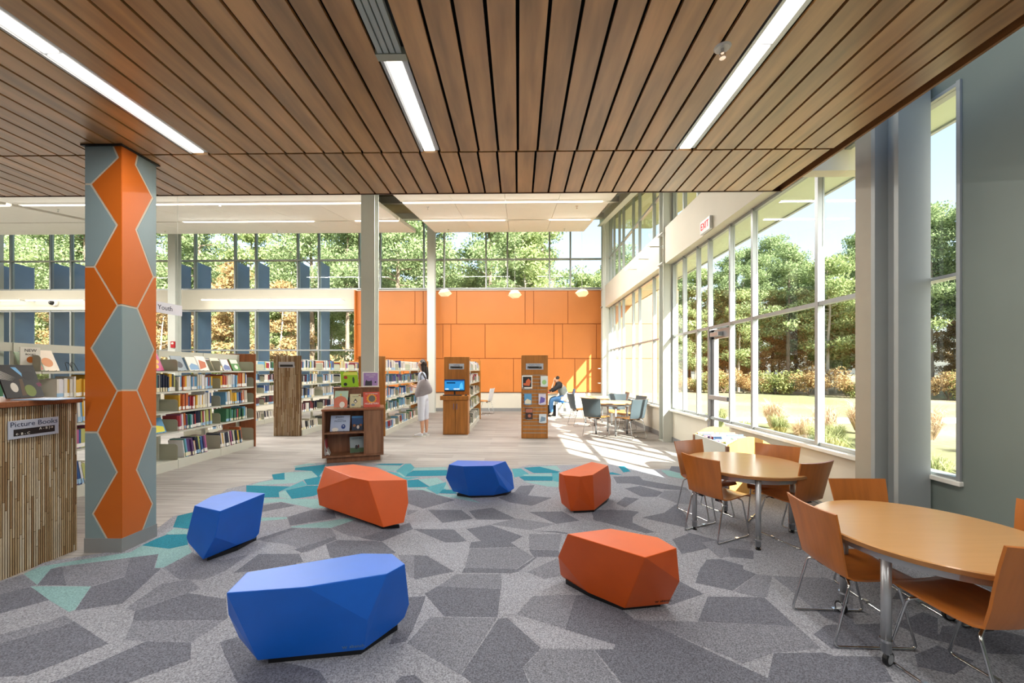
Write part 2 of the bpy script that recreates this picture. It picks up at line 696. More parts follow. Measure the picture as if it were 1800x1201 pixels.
# outside continuation of the orange wall
oe = thing('orange_garden_wall', 'orange panelled outdoor wing wall seen through the side windows', 'wall', (0, YB, 0))
XE = XatY(1192, YB)
box('wall_core', (XW + .3, XE, -.02, .3, .3, 4.27), mat('orange backing', '#9a4a14'), oe)
xs = [XW + .3, 4.1, 4.9, XE]
for r in range(3):
    for i in range(3):
        box('panel', (xs[i] + .008, xs[i + 1] - .008, -.045, -.02, (ZR[r + 1] if r < 2 else .3) + .008, ZR[r] - .008), mat('glare paled orange panel', '#c98f62', .6, noise=.04), oe)  # same orange cladding as indoors; sun glare is put into this paler colour
box('foot', (XW + .3, XE, .0, .25, -.1, .3), M_CREAM, oe)

mA = [-90, 17, 123, 232, 341, 448, 558.6, 667, 779.4, 890.6, 1001.6]
mB = [-130, -20, 87, 196, 304, 411.5, 521.7, 630, 743.5, 853, 964.7]
low = [XatY(p, YB) for p in mA + mB if p < 620]
low.sort()
window('window_6', 'Y', YB, XL, XO0 - .03, SILL, HEAD, low, [2.14], fw=.05, fd=.1)
up = sorted([XatY(p, YB) for p in mA + mB])
window('window_7', 'Y', YB, XL, XW - .05, CS, 6.85, up, [5.36], fw=.05, fd=.1)
# walls that close the room
st(box('wall_left', (XL - .2, XL, YE, YB + .3, 0, 7.2), M_CREAM))
st(MB().box(XL, -8.0, YE - .2, YE, 0, 6.5).box(-8.0, XW + .25, YE - .16, YE - .03, ZC + .12, 6.2).build('wall_front', M_CREAM))
st(box('wall_west', (-8.2, -8.0, -5.2, YE, 0, 6), M_GREYWALL))
st(box('wall_rear', (-8.2, XW + .25, -5.4, -5.2, 0, 6), M_GREYWALL))

# roof deck ----------------------------------------------------------------
m = MB()
for (x0, x1, y0, y1) in ((XL - .2, XW + .3, YE - .2, YB + .3),):
    vs = []
    for dz in (0, .25):
        vs += [(x0, y0, roof_z(y0) + dz), (x1, y0, roof_z(y0) + dz), (x1, y1, roof_z(y1) + dz), (x0, y1, roof_z(y1) + dz)]
    m.add(vs, [(0, 3, 2, 1), (4, 5, 6, 7), (0, 1, 5, 4), (1, 2, 6, 5), (2, 3, 7, 6), (3, 0, 4, 7)])
M_DECK = mat('olive beige roof deck', '#8c8468', .7, noise=.05)
st(m.build('ceiling', M_DECK))
# eaves: clerestory overhang and lower sunshade, back overhang
m = MB()
vs = []
for dz in (0, .2):
    for (x, y) in ((XW + .3, YE - 1), (XW + 2.1, YE - 1), (XW + 2.1, YB + 1.6), (XW + .3, YB + 1.6)):
        vs.append((x, y, roof_z(y) - .1 + dz))
m.add(vs, [(0, 3, 2, 1), (4, 5, 6, 7), (0, 1, 5, 4), (1, 2, 6, 5), (2, 3, 7, 6), (3, 0, 4, 7)])
M_SOF = mat('pale green soffit', '#a9ab8c', .7, noise=.03)
tag(m.build('roof_eave', M_SOF), 'deep pale roof eave seen through the high side windows', 'roof eave')
sh = thing('sunshade_canopy', 'flat outdoor canopy over the side windows, seen through their tops', 'canopy', (XW + .1, 0, 0))
box('deck', (0, .73, -4, 14.2, 3.72, 3.78), mat('canopy underside', '#c4cdb8', .6, noise=.02), sh)
box('fascia', (.71, .75, -4, 14.2, 3.70, 3.86), M_ALU, sh)

# beams under the roof
for i, x in enumerate((-3.0, 2.86)):
    m = MB()
    for (dx0, dx1, z0, z1) in ((-.09, .09, -.36, -.33), (-.01, .01, -.33, -.03), (-.09, .09, -.03, 0)):
        y0, y1 = YE + .05, YB - .1
        vs = []
        for z in (z0, z1):
            vs += [(x + dx0, y0, roof_z(y0) + z), (x + dx1, y0, roof_z(y0) + z), (x + dx1, y1, roof_z(y1) + z), (x + dx0, y1, roof_z(y1) + z)]
        m.add(vs, [(0, 3, 2, 1), (4, 5, 6, 7), (0, 1, 5, 4), (1, 2, 6, 5), (2, 3, 7, 6), (3, 0, 4, 7)])
    tag(m.build('roof_beam', M_STEEL), ['steel roof beam in the gap between the ceiling clouds', 'steel roof beam along the top of the side windows'][i], 'beam')
for y in (9.0, 11.2, 13.2):
    z = roof_z(y)
    tag(MB().box(-4.2, 3.05, y - .05, y + .05, z - .2, z).build('roof_joist', M_STEEL), 'steel joist crossing above the ceiling clouds, %s' % {9.0: 'nearest', 11.2: 'middle', 13.2: 'farthest'}[y], 'beam')

# ceiling clouds ---------------------------------------------------------------
def slab(x0, x1, y0, y1, off=0, th=.1):
    vs = []
    for dz in (off, off + th):
        vs += [(x0, y0, cloud_z(y0) + dz), (x1, y0, cloud_z(y0) + dz), (x1, y1, cloud_z(y1) + dz), (x0, y1, cloud_z(y1) + dz)]
    return vs, [(0, 3, 2, 1), (4, 5, 6, 7), (0, 1, 5, 4), (1, 2, 6, 5), (2, 3, 7, 6), (3, 0, 4, 7)]


S1, S2 = 8.9, 10.75
BX = XatY(278, 12.5)
CL = [('right-hand', XatY(765, 12.5), XatY(1026, 12.5), 4, [(703, 1060)], [(739, 888), (965, 1038)]),
      ('middle', BX + .1, XatY(731, 12.5), 6, [(22, 655)], [(624, 700), (322, 551), (62, 142)]),
      ('far left', XL + .1, BX - .15, 4, [(-400, 18)], [(-300, -60)])]
for nm, x0, x1, nx, la, lb in CL:
    t = thing('ceiling_cloud', '%s white suspended ceiling cloud with slim light strips' % nm, 'ceiling panel', (0, 0, 0))
    ys = [(5.0, 7.0), (7.0, S1 - .05), (S1 + .05, S2 - .05), (S2 + .05, 12.5)]
    for (a, b_) in ys:
        for i in range(nx):
            u0 = x0 + (x1 - x0) * i / nx
            u1 = x0 + (x1 - x0) * (i + 1) / nx
            vs, fs = slab(u0 + (.004 if i else 0), u1 - (.004 if i < nx - 1 else 0), a, b_ - .004)
            MB().add(vs, fs).build('panel', M_CLOUD, t)
    vs, fs = slab(x0 + .02, x1 - .02, 5.0, 12.45, .1, .02)
    MB().add(vs, fs).build('backing', M_PLATE, t)
    for yy, rr in ((S1, la), (S2, lb)):
        z = cloud_z(yy)
        for (p, q) in rr:
            a, b_ = max(XatY(p, yy), x0 + .02), min(XatY(q, yy), x1 - .02)
            if b_ - a < .1:
                continue
            k = max(1, round((b_ - a) / 1.6))
            for i in range(k):
                box('light_strip', (a + (b_ - a) * i / k + .006, a + (b_ - a) * (i + 1) / k - .006, yy - .045, yy + .045, z - .005, z + .03), M_LAMP2, t)
            area('cloud_light', ((a + b_) / 2, yy, z - .03), b_ - a, .09, 42 * (b_ - a))
for px, py, yy in ((387, 362, 8.9), (752, 363, 9.3), (1014, 363, 9.3), (788, 404, 12), (992, 404, 12), (102, 366, 9.3), (487, 404, 12), (290, 404, 12)):
    x = XatY(px, yy)
    MB().tube([(0, 0, 0), (0, 0, -.05)], .008, 6).lathe([(.03, -.002), (.03, 0)], 10).lathe([(.018, -.055), (.018, -.05)], 8).build('cloud_sprinkler', M_CHROME, None, loc=(x, yy, cloud_z(yy)))
for i, o in enumerate([o for o in C.objects if o.name.startswith('cloud_sprinkler')]):
    r = sorted([q.location.x for q in C.objects if q.name.startswith('cloud_sprinkler') and (q.location.y > 11) == (o.location.y > 11)])
    tag(o, 'small chrome sprinkler head under the ceiling clouds, %s row, %s from the left' % ('far' if o.location.y > 11 else 'near', ['first', 'second', 'third', 'fourth'][r.index(o.location.x)]), 'sprinkler', 'sprinkler heads under the clouds')

# wood ceiling ----------------------------------------------------------------
PITCH, G0, BW = .1595, XatY(537, 3.216), .14
XR = 2.61
st(MB().box(-8, XR + .0, -5.2, YE - .03, ZC + .09, ZC + .12).build('ceiling_backing', M_DARKGAP))
wc = struct_empty('ceiling_wood')
bays = {}
for px in (366, 760, 1187):
    bays[round((XatY(px, 3.216) - G0 - PITCH / 2) / PITCH)] = px
k0 = math.ceil((-7.9 - G0) / PITCH)
k = k0
pm = {}
while True:
    x0 = G0 + k * PITCH + (PITCH - BW) / 2
    if x0 + BW > XR - .005:
        break
    for row, (y0, y1) in enumerate(((-5.1, 3.203), (3.222, YE - .006))):
        if row == 0 and k in bays:
            continue
        off = -.012 if row else 0
        key = row
        if key not in pm:
            mbx = MB().box(0, BW, 0, y1 - y0, 0, .02)
            pm[key] = mbx.mesh('plank', M_WOODC)
        o = bpy.data.objects.new('plank', pm[key])
        C.objects.link(o)
        o.parent = wc
        o.location = (x0 + off, y0, ZC)
    k += 1
xlast = G0 + k * PITCH
box('edge_trim', (XR + .0, XR + .02, -5.1, YE, ZC - .0, ZC + .1), M_EDGE, wc)
box('edge_trim', (-8, XR + .02, YE - .004, YE + .012, ZC - .004, ZC + .14), mat('dark edge trim', '#4a2a18', .5, noise=.1), wc)
for kk, px in bays.items():
    x0 = G0 + kk * PITCH + .004
    x1 = x0 + PITCH - .008
    t = thing('ceiling_light', 'long recessed light strip in the wood ceiling, %s of three' % {366: 'leftmost', 760: 'middle', 1187: 'rightmost'}[px], 'ceiling light', ((x0 + x1) / 2, 0, ZC))
    hw = (x1 - x0) / 2
    ya = 2.24 if px == 760 else -5.1
    segs = [(2.25, 3.2)] if px == 760 else [(-5.0, -2.6), (-2.59, -.2), (-.19, 2.18), (2.19, 3.2)]
    MB().box(-hw, -hw + .018, ya, 3.2, -.003, .06).box(hw - .03, hw, ya, 3.2, .01, .06).box(-hw, hw, ya, 3.2, .06, .08).build('housing', M_SATIN, t)
    for a, b_ in segs:
        box('diffuser', (-hw + .03, hw - .035, a + .004, b_ - .004, .003, .012), M_LAMP, t)
        area('strip_light', ((x0 + x1) / 2, (a + b_) / 2, ZC - .012), .09, b_ - a - .02, 12 * (b_ - a))
    if px == 760:
        v = thing('air_diffuser', 'grey linear air grille in line with the middle ceiling light', 'air vent', ((x0 + x1) / 2, 0, ZC))
        box('frame', (-hw - .01, hw + .01, 2.2, 2.25, -.01, .03), M_PLATE, v)
        box('backing', (-hw, hw, -5.1, 2.2, .035, .045), M_BLACK, v)
        for i in range(4):
            xx = -hw + .004 + i * (2 * hw - .008) / 4
            box('blade', (xx, xx + .028, -5.1, 2.2, -.004, .03), mat('grille grey', '#a9b2ae', .45, noise=.02), v)
p = W(1270, 84, ZC)
t = thing('sprinkler', 'white sprinkler with round plate in the wood ceiling, beside the right light', 'sprinkler', p)
MB().lathe([(.035, -.006), (.045, 0)], 20).build('escutcheon', M_WHITE, t)
MB().tube([(0, 0, 0), (0, 0, -.03)], .009, 8).build('body', M_CHROME, t)
MB().tube([(-.012, 0, -.025), (-.016, 0, -.04), (-.006, 0, -.055)], .0025, 5).tube([(.012, 0, -.025), (.016, 0, -.04), (.006, 0, -.055)], .0025, 5).build('arms', M_CHROME, t)
MB().lathe([(.017, -.058), (.017, -.055)], 12).build('deflector', M_CHROME, t)

# ------------------------------------------------------------------ carpet
def carpet_mat(name, col, k=.5):
    return mat(name, col, .95, noise=k, nscale=150, detail=2, bump=.25, spec=.15)


CM = {'L': carpet_mat('carpet light grey', '#9699a2'), 'M': carpet_mat('carpet mid grey', '#80838d'), 'D': carpet_mat('carpet dark grey', '#6f727d'),
      'E': carpet_mat('carpet pale grey', '#9c9fa9'), 'T': carpet_mat('carpet teal', '#2a7d92', .3), 'N': carpet_mat('carpet mid teal', '#5397a3', .3), 'Q': carpet_mat('carpet pale aqua', '#86aaac', .3)}
edge = [(0, 1022), (42, 1011), (75, 990), (112, 984), (215, 968), (274, 932), (305, 908), (345, 900), (400, 860), (433, 853), (462, 846), (480, 843), (478, 835), (500, 832), (517, 829), (518, 823), (542, 817), (560, 814), (676, 815), (722, 815), (729, 822), (790, 821), (800, 823), (905, 824), (930, 818), (980, 818), (1075, 817), (1095, 822), (1150, 826), (1215, 822)]
pts = [W(x, y) for x, y in edge]
poly = [(p.x, p.y) for p in pts] + [(XW - .02, 5.9), (XW - .02, -5), (-7.9, -5), (-7.9, 2.2)]
cp = thing('carpet', 'grey carpet of irregular polygons with a teal and aqua border', 'carpet', (0, 0, 0))
MB().prism(poly, 0, .004).build('carpet_base', CM['L'], cp)


NPC = [0]


def crop(ox, oy, s, spec):
    for tone, q in spec:
        P = [W(ox + x / s, oy + y / s) for x, y in q]
        NPC[0] += 1
        MB().prism([(p.x, p.y) for p in P], .0035, .0041 + NPC[0] * .000006).build('carpet_piece', CM[tone], cp)


crop(0, 940, 3.75, [
    ('D', [(0, 400), (200, 350), (345, 430), (0, 525)]), ('M', [(0, 320), (150, 265), (245, 335), (200, 350), (0, 400)]),
    ('Q', [(155, 262), (265, 215), (560, 165), (860, 120), (935, 75), (1045, 132), (390, 215), (335, 230), (245, 335)]),
    ('Q', [(935, 75), (1115, 97), (1240, 70), (1265, 120), (1150, 185), (1080, 220), (1020, 225), (1045, 132)]),
    ('D', [(335, 230), (410, 215), (435, 340), (245, 338)]), ('M', [(410, 215), (860, 155), (820, 280), (600, 345), (435, 340)]),
    ('D', [(860, 155), (1045, 132), (1015, 222), (1060, 228), (950, 330), (805, 460), (495, 505), (600, 348), (820, 283)]),
    ('Q', [(200, 345), (600, 346), (495, 500), (455, 515), (330, 440)]),
    ('D', [(0, 725), (410, 610), (490, 578), (715, 725), (180, 935), (-300, 960)]),
    ('M', [(330, 580), (420, 535), (490, 578), (410, 610), (0, 725), (0, 665)]),
    ('D', [(890, 510), (1240, 390), (1490, 430), (1500, 555), (1480, 570), (875, 573)]),
    ('D', [(185, 1030), (400, 960), (960, 710), (1260, 715), (1255, 830), (700, 1040)]),
    ('M', [(875, 573), (1470, 573), (1380, 640), (1265, 712), (960, 710), (825, 700)]),
    ('D', [(1450, 715), (1560, 680), (1800, 830), (2100, 900), (2200, 1040), (1590, 1040), (1480, 800)]),
    ('M', [(1080, 220), (1270, 120), (1340, 165), (1480, 172), (1640, 135), (1490, 240), (1350, 300), (1180, 300)]),
    ('D', [(1540, 255), (1720, 130), (1860, 135), (1960, 200), (1620, 250)]),
    ('M', [(1320, 360), (1240, 390), (890, 510), (830, 490), (1060, 330), (1250, 300)]),
    ('T', [(935, 75), (1030, 30), (1100, 3), (1230, 0), (1240, 70), (1115, 97)]), ('Q', [(1090, 0), (1150, -40), (1240, -30), (1235, 0)]),
    ('T', [(1140, -45), (1170, -120), (1290, -150), (1290, -60), (1240, -35)])])
crop(440, 780, 5, [
    ('Q', [(385, 200), (395, 216), (605, 180), (510, 176)]), ('T', [(390, 235), (396, 216), (660, 186), (640, 240), (600, 300), (540, 243)]),
    ('T', [(190, 275), (300, 258), (302, 320), (205, 320)]), ('Q', [(302, 258), (540, 243), (592, 295), (470, 320), (390, 350), (0, 373), (75, 345), (200, 322), (302, 320)]),
    ('T', [(-35, 370), (350, 380), (250, 430), (255, 475), (110, 478), (-35, 430)]), ('N', [(350, 380), (460, 330), (500, 368), (310, 414), (270, 425)]),
    ('T', [(470, 320), (620, 290), (600, 365), (500, 368)]), ('Q', [(250, 430), (310, 415), (360, 490), (255, 475)]),
    ('T', [(310, 415), (500, 372), (620, 372), (590, 450), (555, 465), (365, 490)]),
    ('Q', [(110, 485), (600, 490), (660, 570), (560, 575), (420, 545), (270, 515), (110, 530)]),
    ('D', [(60, 555), (270, 518), (400, 548), (60, 612)]), ('D', [(325, 650), (560, 580), (735, 600), (755, 660), (350, 725)]),
    ('Q', [(350, 735), (850, 660), (935, 668), (715, 745), (370, 742)]), ('Q', [(50, 655), (320, 650), (325, 664), (50, 690)]),
    ('D', [(50, 845), (360, 745), (420, 748), (130, 860)]), ('M', [(710, 745), (935, 672), (1160, 735), (1250, 745), (980, 830), (850, 810)]),
    ('M', [(100, 860), (420, 748), (710, 748), (760, 820), (640, 900), (500, 960), (330, 890)]),
    ('T', [(1150, 180), (1350, 178), (1320, 195), (1090, 190)]), ('Q', [(1090, 195), (1325, 198), (1280, 243), (1210, 240)]),
    ('N', [(1280, 245), (1360, 180), (1410, 180), (1445, 215), (1360, 300)]), ('Q', [(1290, 258), (1310, 255), (1365, 295), (1345, 300)]),
    ('T', [(1430, 240), (1730, 235), (1730, 285), (1365, 292), (1380, 270)]), ('Q', [(1440, 215), (1720, 208), (1730, 232), (1425, 240)]),
    ('T', [(1380, 325), (1475, 318), (1580, 385), (1385, 388)]), ('Q', [(1475, 318), (1640, 303), (1700, 340), (1580, 378)]),
    ('N', [(1580, 378), (1720, 340), (1720, 420), (1640, 448), (1545, 395)]),
    ('Q', [(1385, 392), (1545, 395), (1620, 450), (1490, 410)]), ('D', [(1300, 420), (1510, 410), (1800, 500), (1520, 575), (1300, 500)]),
    ('D', [(1560, 585), (1795, 590), (1950, 665), (1690, 700)]), ('M', [(1380, 585), (1480, 590), (1380, 635)]),
    ('D', [(1430, 755), (1790, 760), (1900, 858), (1740, 885)]), ('E', [(1370, 690), (1700, 702), (1620, 730), (1380, 760)]),
    ('N', [(1200, 245), (1290, 260), (1350, 300), (1500, 296), (1380, 322), (1250, 290)])])
crop(380, 780, 5, [
    ('D', [(685, 935), (1045, 822), (1060, 850), (750, 965)]), ('D', [(965, 890), (1070, 852), (1380, 860), (1460, 870), (1580, 965), (1270, 1060), (1000, 1005)]),
    ('D', [(1270, 830), (1700, 700), (1730, 755), (1450, 865), (1350, 850)]), ('D', [(150, 1145), (375, 975), (730, 975), (765, 1045), (255, 1110)]),
    ('M', [(1600, 985), (1800, 985), (1960, 1100), (1700, 1190)]), ('E', [(780, 970), (965, 895), (1000, 1005), (790, 1050)])])
crop(740, 780, 5, [
    ('Q', [(200, 400), (225, 350), (250, 405)]), ('T', [(160, 440), (190, 408), (280, 410), (320, 445)]), ('Q', [(120, 450), (300, 450), (400, 470), (520, 525)]),
    ('D', [(420, 595), (625, 567), (825, 660), (800, 672), (490, 672)]), ('D', [(60, 585), (355, 588), (460, 665), (190, 700)]),
    ('D', [(0, 758), (265, 758), (400, 860), (240, 885)]), ('D', [(400, 755), (610, 720), (895, 820), (790, 875), (845, 912), (425, 925), (440, 870), (530, 862)]),
    ('D', [(680, 480), (820, 430), (870, 375), (1000, 368), (940, 460), (1150, 480), (975, 550), (780, 520)]),
    ('T', [(900, 215), (1040, 205), (1220, 250), (1200, 262), (990, 262)]), ('Q', [(1040, 205), (1190, 197), (1235, 245)]), ('N', [(820, 300), (800, 225), (880, 222), (950, 270), (900, 285)]),
    ('Q', [(900, 275), (1140, 265), (1150, 290), (910, 290)]), ('T', [(860, 295), (900, 288), (1160, 290), (1155, 330), (910, 328)]), ('Q', [(890, 335), (1160, 332), (1260, 350), (1200, 385), (1110, 380)]),
    ('N', [(1150, 262), (1260, 262), (1260, 350), (1160, 330)]), ('D', [(950, 605), (1240, 600), (1390, 680), (1190, 710)]), ('D', [(1500, 610), (1540, 590), (1680, 585), (1860, 600), (1860, 740), (1530, 680)]),
    ('D', [(980, 770), (1200, 775), (1290, 790), (1280, 800), (1180, 786)]), ('D', [(950, 935), (1210, 945), (1230, 1000), (990, 1000)]), ('D', [(-60, 990), (50, 990), (290, 1130), (-60, 1200)]),
    ('D', [(360, 1140), (380, 1100), (800, 1100), (790, 1145)]), ('D', [(790, 1145), (800, 1108), (840, 1112), (1010, 1000), (1020, 1005), (860, 1130)]),
    ('M', [(950, 800), (1240, 800), (1210, 942), (950, 930)]), ('M', [(430, 930), (850, 915), (990, 1000), (835, 1108), (385, 1098)]), ('E', [(0, 700), (190, 705), (480, 676), (820, 676), (560, 715), (330, 750), (0, 755)]),
    ('M', [(830, 660), (1180, 712), (960, 765), (620, 715)]), ('E', [(0, 880), (430, 870), (420, 930), (350, 1130), (280, 1120), (80, 990)])])
crop(700, 900, 3.75, [
    ('D', [(175, 545), (260, 495), (675, 513), (655, 700), (305, 695)]), ('D', [(40, 570), (180, 560), (130, 720), (50, 860), (-60, 880), (0, 740)]),
    ('E', [(185, 565), (300, 697), (65, 860)]), ('M', [(210, 700), (650, 705), (410, 1080), (60, 870)]),
    ('D', [(660, 710), (720, 705), (940, 905), (820, 1030), (880, 1190), (520, 1160), (415, 1080)]),
    ('D', [(1170, 555), (1330, 545), (1560, 715), (1620, 720), (2000, 900), (2540, 1150), (2200, 1330), (1600, 1290), (1295, 915), (1420, 912), (1430, 880), (1100, 780)]),
    ('M', [(1170, 550), (1098, 778), (780, 680), (890, 560)]), ('M', [(945, 908), (1290, 915), (1460, 1150), (890, 1170), (825, 1030)]),
    ('D', [(20, 1090), (110, 1080), (160, 1130), (60, 1200), (-60, 1180)]), ('M', [(380, 415), (680, 415), (680, 510), (265, 493)]),
    ('E', [(690, 415), (1100, 460), (880, 560), (770, 680), (665, 690)]), ('M', [(850, 400), (1050, 310), (1100, 420), (960, 445)]),
    ('E', [(730, 700), (1100, 785), (1420, 880), (1410, 908), (950, 900)])])
crop(1080, 1000, 4.286, [
    ('D', [(650, -10), (920, -10), (1070, 45), (890, 170), (610, 110)]), ('D', [(480, 95), (670, 195), (420, 280), (380, 260)]),
    ('D', [(705, 215), (1130, 222), (1370, 440), (630, 402)]), ('M', [(170, 395), (630, 405), (1380, 442), (1560, 610), (1200, 640), (970, 718), (480, 510)]),
    ('D', [(1200, 642), (1590, 640), (1650, 665), (2000, 670), (2100, 861), (1140, 900)]), ('M', [(1190, 60), (1600, 75), (1800, 160), (1800, 480), (1570, 360)]),
    ('D', [(1500, 300), (1750, 330), (1850, 480), (1580, 370)]), ('D', [(1600, 430), (2000, 420), (2150, 620), (1640, 610), (1500, 500)]), ('E', [(690, 200), (1050, 215), (880, 175), (610, 115), (500, 105)]),
    ('M', [(900, 175), (1075, 45), (1190, 60), (1150, 220), (1050, 215)])])
crop(1050, 790, 5.46, [
    ('D', [(150, 265), (400, 262), (440, 300), (850, 370), (880, 400), (620, 385), (310, 330), (190, 330)]), ('D', [(265, 380), (410, 355), (630, 415), (570, 460), (430, 460)]),
    ('D', [(180, 525), (265, 462), (400, 478), (265, 560)]), ('D', [(-40, 585), (300, 590), (400, 605), (290, 690), (550, 800), (470, 810), (-40, 680)]),
    ('D', [(430, 660), (640, 615), (760, 530), (850, 640), (870, 760), (560, 690)]), ('D', [(690, 205), (710, 165), (810, 170), (820, 235)]),
    ('D', [(720, 870), (850, 825), (880, 805), (1160, 880), (1150, 935), (810, 1010)]), ('D', [(1050, 1065), (1180, 1060), (1400, 1120), (1400, 1201), (960, 1201)]),
    ('Q', [(610, 205), (690, 205), (810, 240), (830, 290), (680, 260)]), ('T', [(200, 165), (260, 165), (320, 215), (250, 225)]), ('T', [(115, 225), (150, 225), (240, 250), (120, 245)]),
    ('M', [(640, 400), (880, 400), (1000, 540), (760, 520), (590, 460)]), ('M', [(1000, 900), (1300, 860), (1500, 900), (1450, 1000), (1180, 1050)]),
    ('D', [(1250, 950), (1500, 980), (1500, 1060), (1280, 1040)])])
crop(1560, 880, 3.742, [
    ('D', [(40, 820), (230, 740), (330, 780), (330, 880), (600, 1000), (240, 900)]), ('D', [(180, 1020), (330, 960), (570, 1060), (440, 1150), (200, 1100)]),
    ('D', [(60, 610), (180, 590), (300, 650), (30, 655)]), ('D', [(360, 830), (700, 850), (900, 900), (900, 1020), (600, 1010), (340, 900)])])

# hexagon column ----------------------------------------------------------------
pf = W(149, 972)
Xl, Yf, Xr = pf.x, W(214, 972).y, W(214, 972).x
Ybk = Yf + (Xr - Xl)
M_HO = mat('column orange laminate', '#c5641f', .35, noise=.05, nscale=2)
M_HG = mat('column blue grey laminate', '#84979b', .35, noise=.05, nscale=2)
hc = thing('patterned_column', 'square column clad in orange and blue grey hexagon shapes with pale joints', 'column', ((Xl + Xr) / 2, (Yf + Ybk) / 2, 0))
ox, oy = hc.location.x, hc.location.y
box('column_core', (Xl - ox, Xr - ox, Yf - oy, Ybk - oy, .1, ZC), M_BEIGE, hc)
box('base_trim', (Xl - ox - .006, Xr - ox + .006, Yf - oy - .006, Ybk - oy + .006, 0, .115), M_RUBBER, hc)
box('top_collar', (Xl - ox - .02, Xr - ox + .02, Yf - oy - .02, Ybk - oy + .02, ZC - .012, ZC + .0), M_BLACK, hc)
nF = dict(n0=(199, 255), n1=(208, 277), n2=(160, 324), n3=(206, 396), n4=(166.5, 469), n5=(207, 537), n6=(161, 612), n7=(206.6, 687), n8=(171.6, 760), n9=(206, 830), n10=(163.6, 903), n11=(188, 948))
A_ = lambda *k: [nF[i] if isinstance(i, str) else i for i in k]
front = [(1, A_((149, 255), 'n0', 'n1', 'n2', (149, 324))), (0, A_('n0', (214, 255), (214, 536), 'n5', 'n4', 'n3', 'n2', 'n1')), (1, A_((149, 324), 'n2', 'n3', 'n4', (149, 469))),
         (0, A_((149, 469), 'n4', 'n5', 'n6', 'n7', 'n8', (149, 760))), (1, A_('n5', (214, 536), (214, 686), 'n7', 'n6')), (0, A_('n7', (214, 686), (214, 948), 'n11', 'n10', 'n9', 'n8')), (1, A_((149, 760), 'n8', 'n9', 'n10', 'n11', (149, 948)))]
nR = dict(m0=(242, 270), m1=(238, 290), m2=(268, 348), m3=(239, 404), m4=(269.5, 487), m5=(241, 542), m6=(270.4, 615), m7=(240.5, 686), m8=(267, 750), m9=(240, 826), m10=(268, 885.5), m11=(251, 934))
B_ = lambda *k: [nR[i] if isinstance(i, str) else i for i in k]
right = [(0, B_((214, 255), 'm0', 'm1', 'm2', 'm3', 'm4', 'm5', (214, 536))), (1, B_('m0', (275, 290), (275, 487), 'm4', 'm3', 'm2', 'm1')), (1, B_((214, 536), 'm5', 'm6', 'm7', (214, 686))),
         (0, B_('m5', 'm4', (275, 487), (275, 750), 'm8', 'm7', 'm6')), (0, B_((214, 686), 'm7', 'm8', 'm9', 'm10', 'm11', (214, 950))), (1, B_('m8', (275, 750), (275, 923), 'm11', 'm10', 'm9'))]
WS = Xr - Xl
for side, regs in ((0, front), (1, right)):
    for c, q in regs:
        P = []
        for x, y in q:
            if side == 0:
                u = XatY(x, Yf) - Xl
                z = Zat(y, Xl + u, Yf)
            else:
                Y = YatX(x, Xr)
                u = Y - Yf
                z = Zat(y, Xr, Y)
            u = 0 if u < .008 else (WS if u > WS - .012 else u)
            z = .115 if z < .16 else (ZC - .012 if z > ZC - .05 else z)
            P.append((u, z))
        n_ = len(P)
        ds = []
        for i in range(n_):
            a, b_ = P[i], P[(i + 1) % n_]
            on = (a[0] == b_[0] and a[0] in (0, WS)) or (a[1] == b_[1] and a[1] in (.115, ZC - .012))
            ds.append(0 if on else .008)
        Q = inset(P, ds)
        for mirror in (0, 1):
            if side == 0:
                M = frame((Xl - ox, Yf - oy, 0), (1, 0, 0), (0, 0, 1)) if not mirror else frame((Xr - ox, Ybk - oy, 0), (-1, 0, 0), (0, 0, 1))
            else:
                M = frame((Xr - ox, Yf - oy, 0), (0, 1, 0), (0, 0, 1)) if not mirror else frame((Xl - ox, Ybk - oy, 0), (0, -1, 0), (0, 0, 1))
            MB().prism(Q, .0, .003, 0, M).build('laminate_panel', (M_HO, M_HG)[c], hc)
# ================================================================== STOOLS
def ray_plane(px, py, a, b, c):
    o = Vector((0, 0, EYE))
    t = (px - 900) / F
    d = Vector((t * CT - ST, t * ST + CT, -(py - HZ) / F))
    n = (b - a).cross(c - a)
    return o + d * ((a - o).dot(n) / d.dot(n))


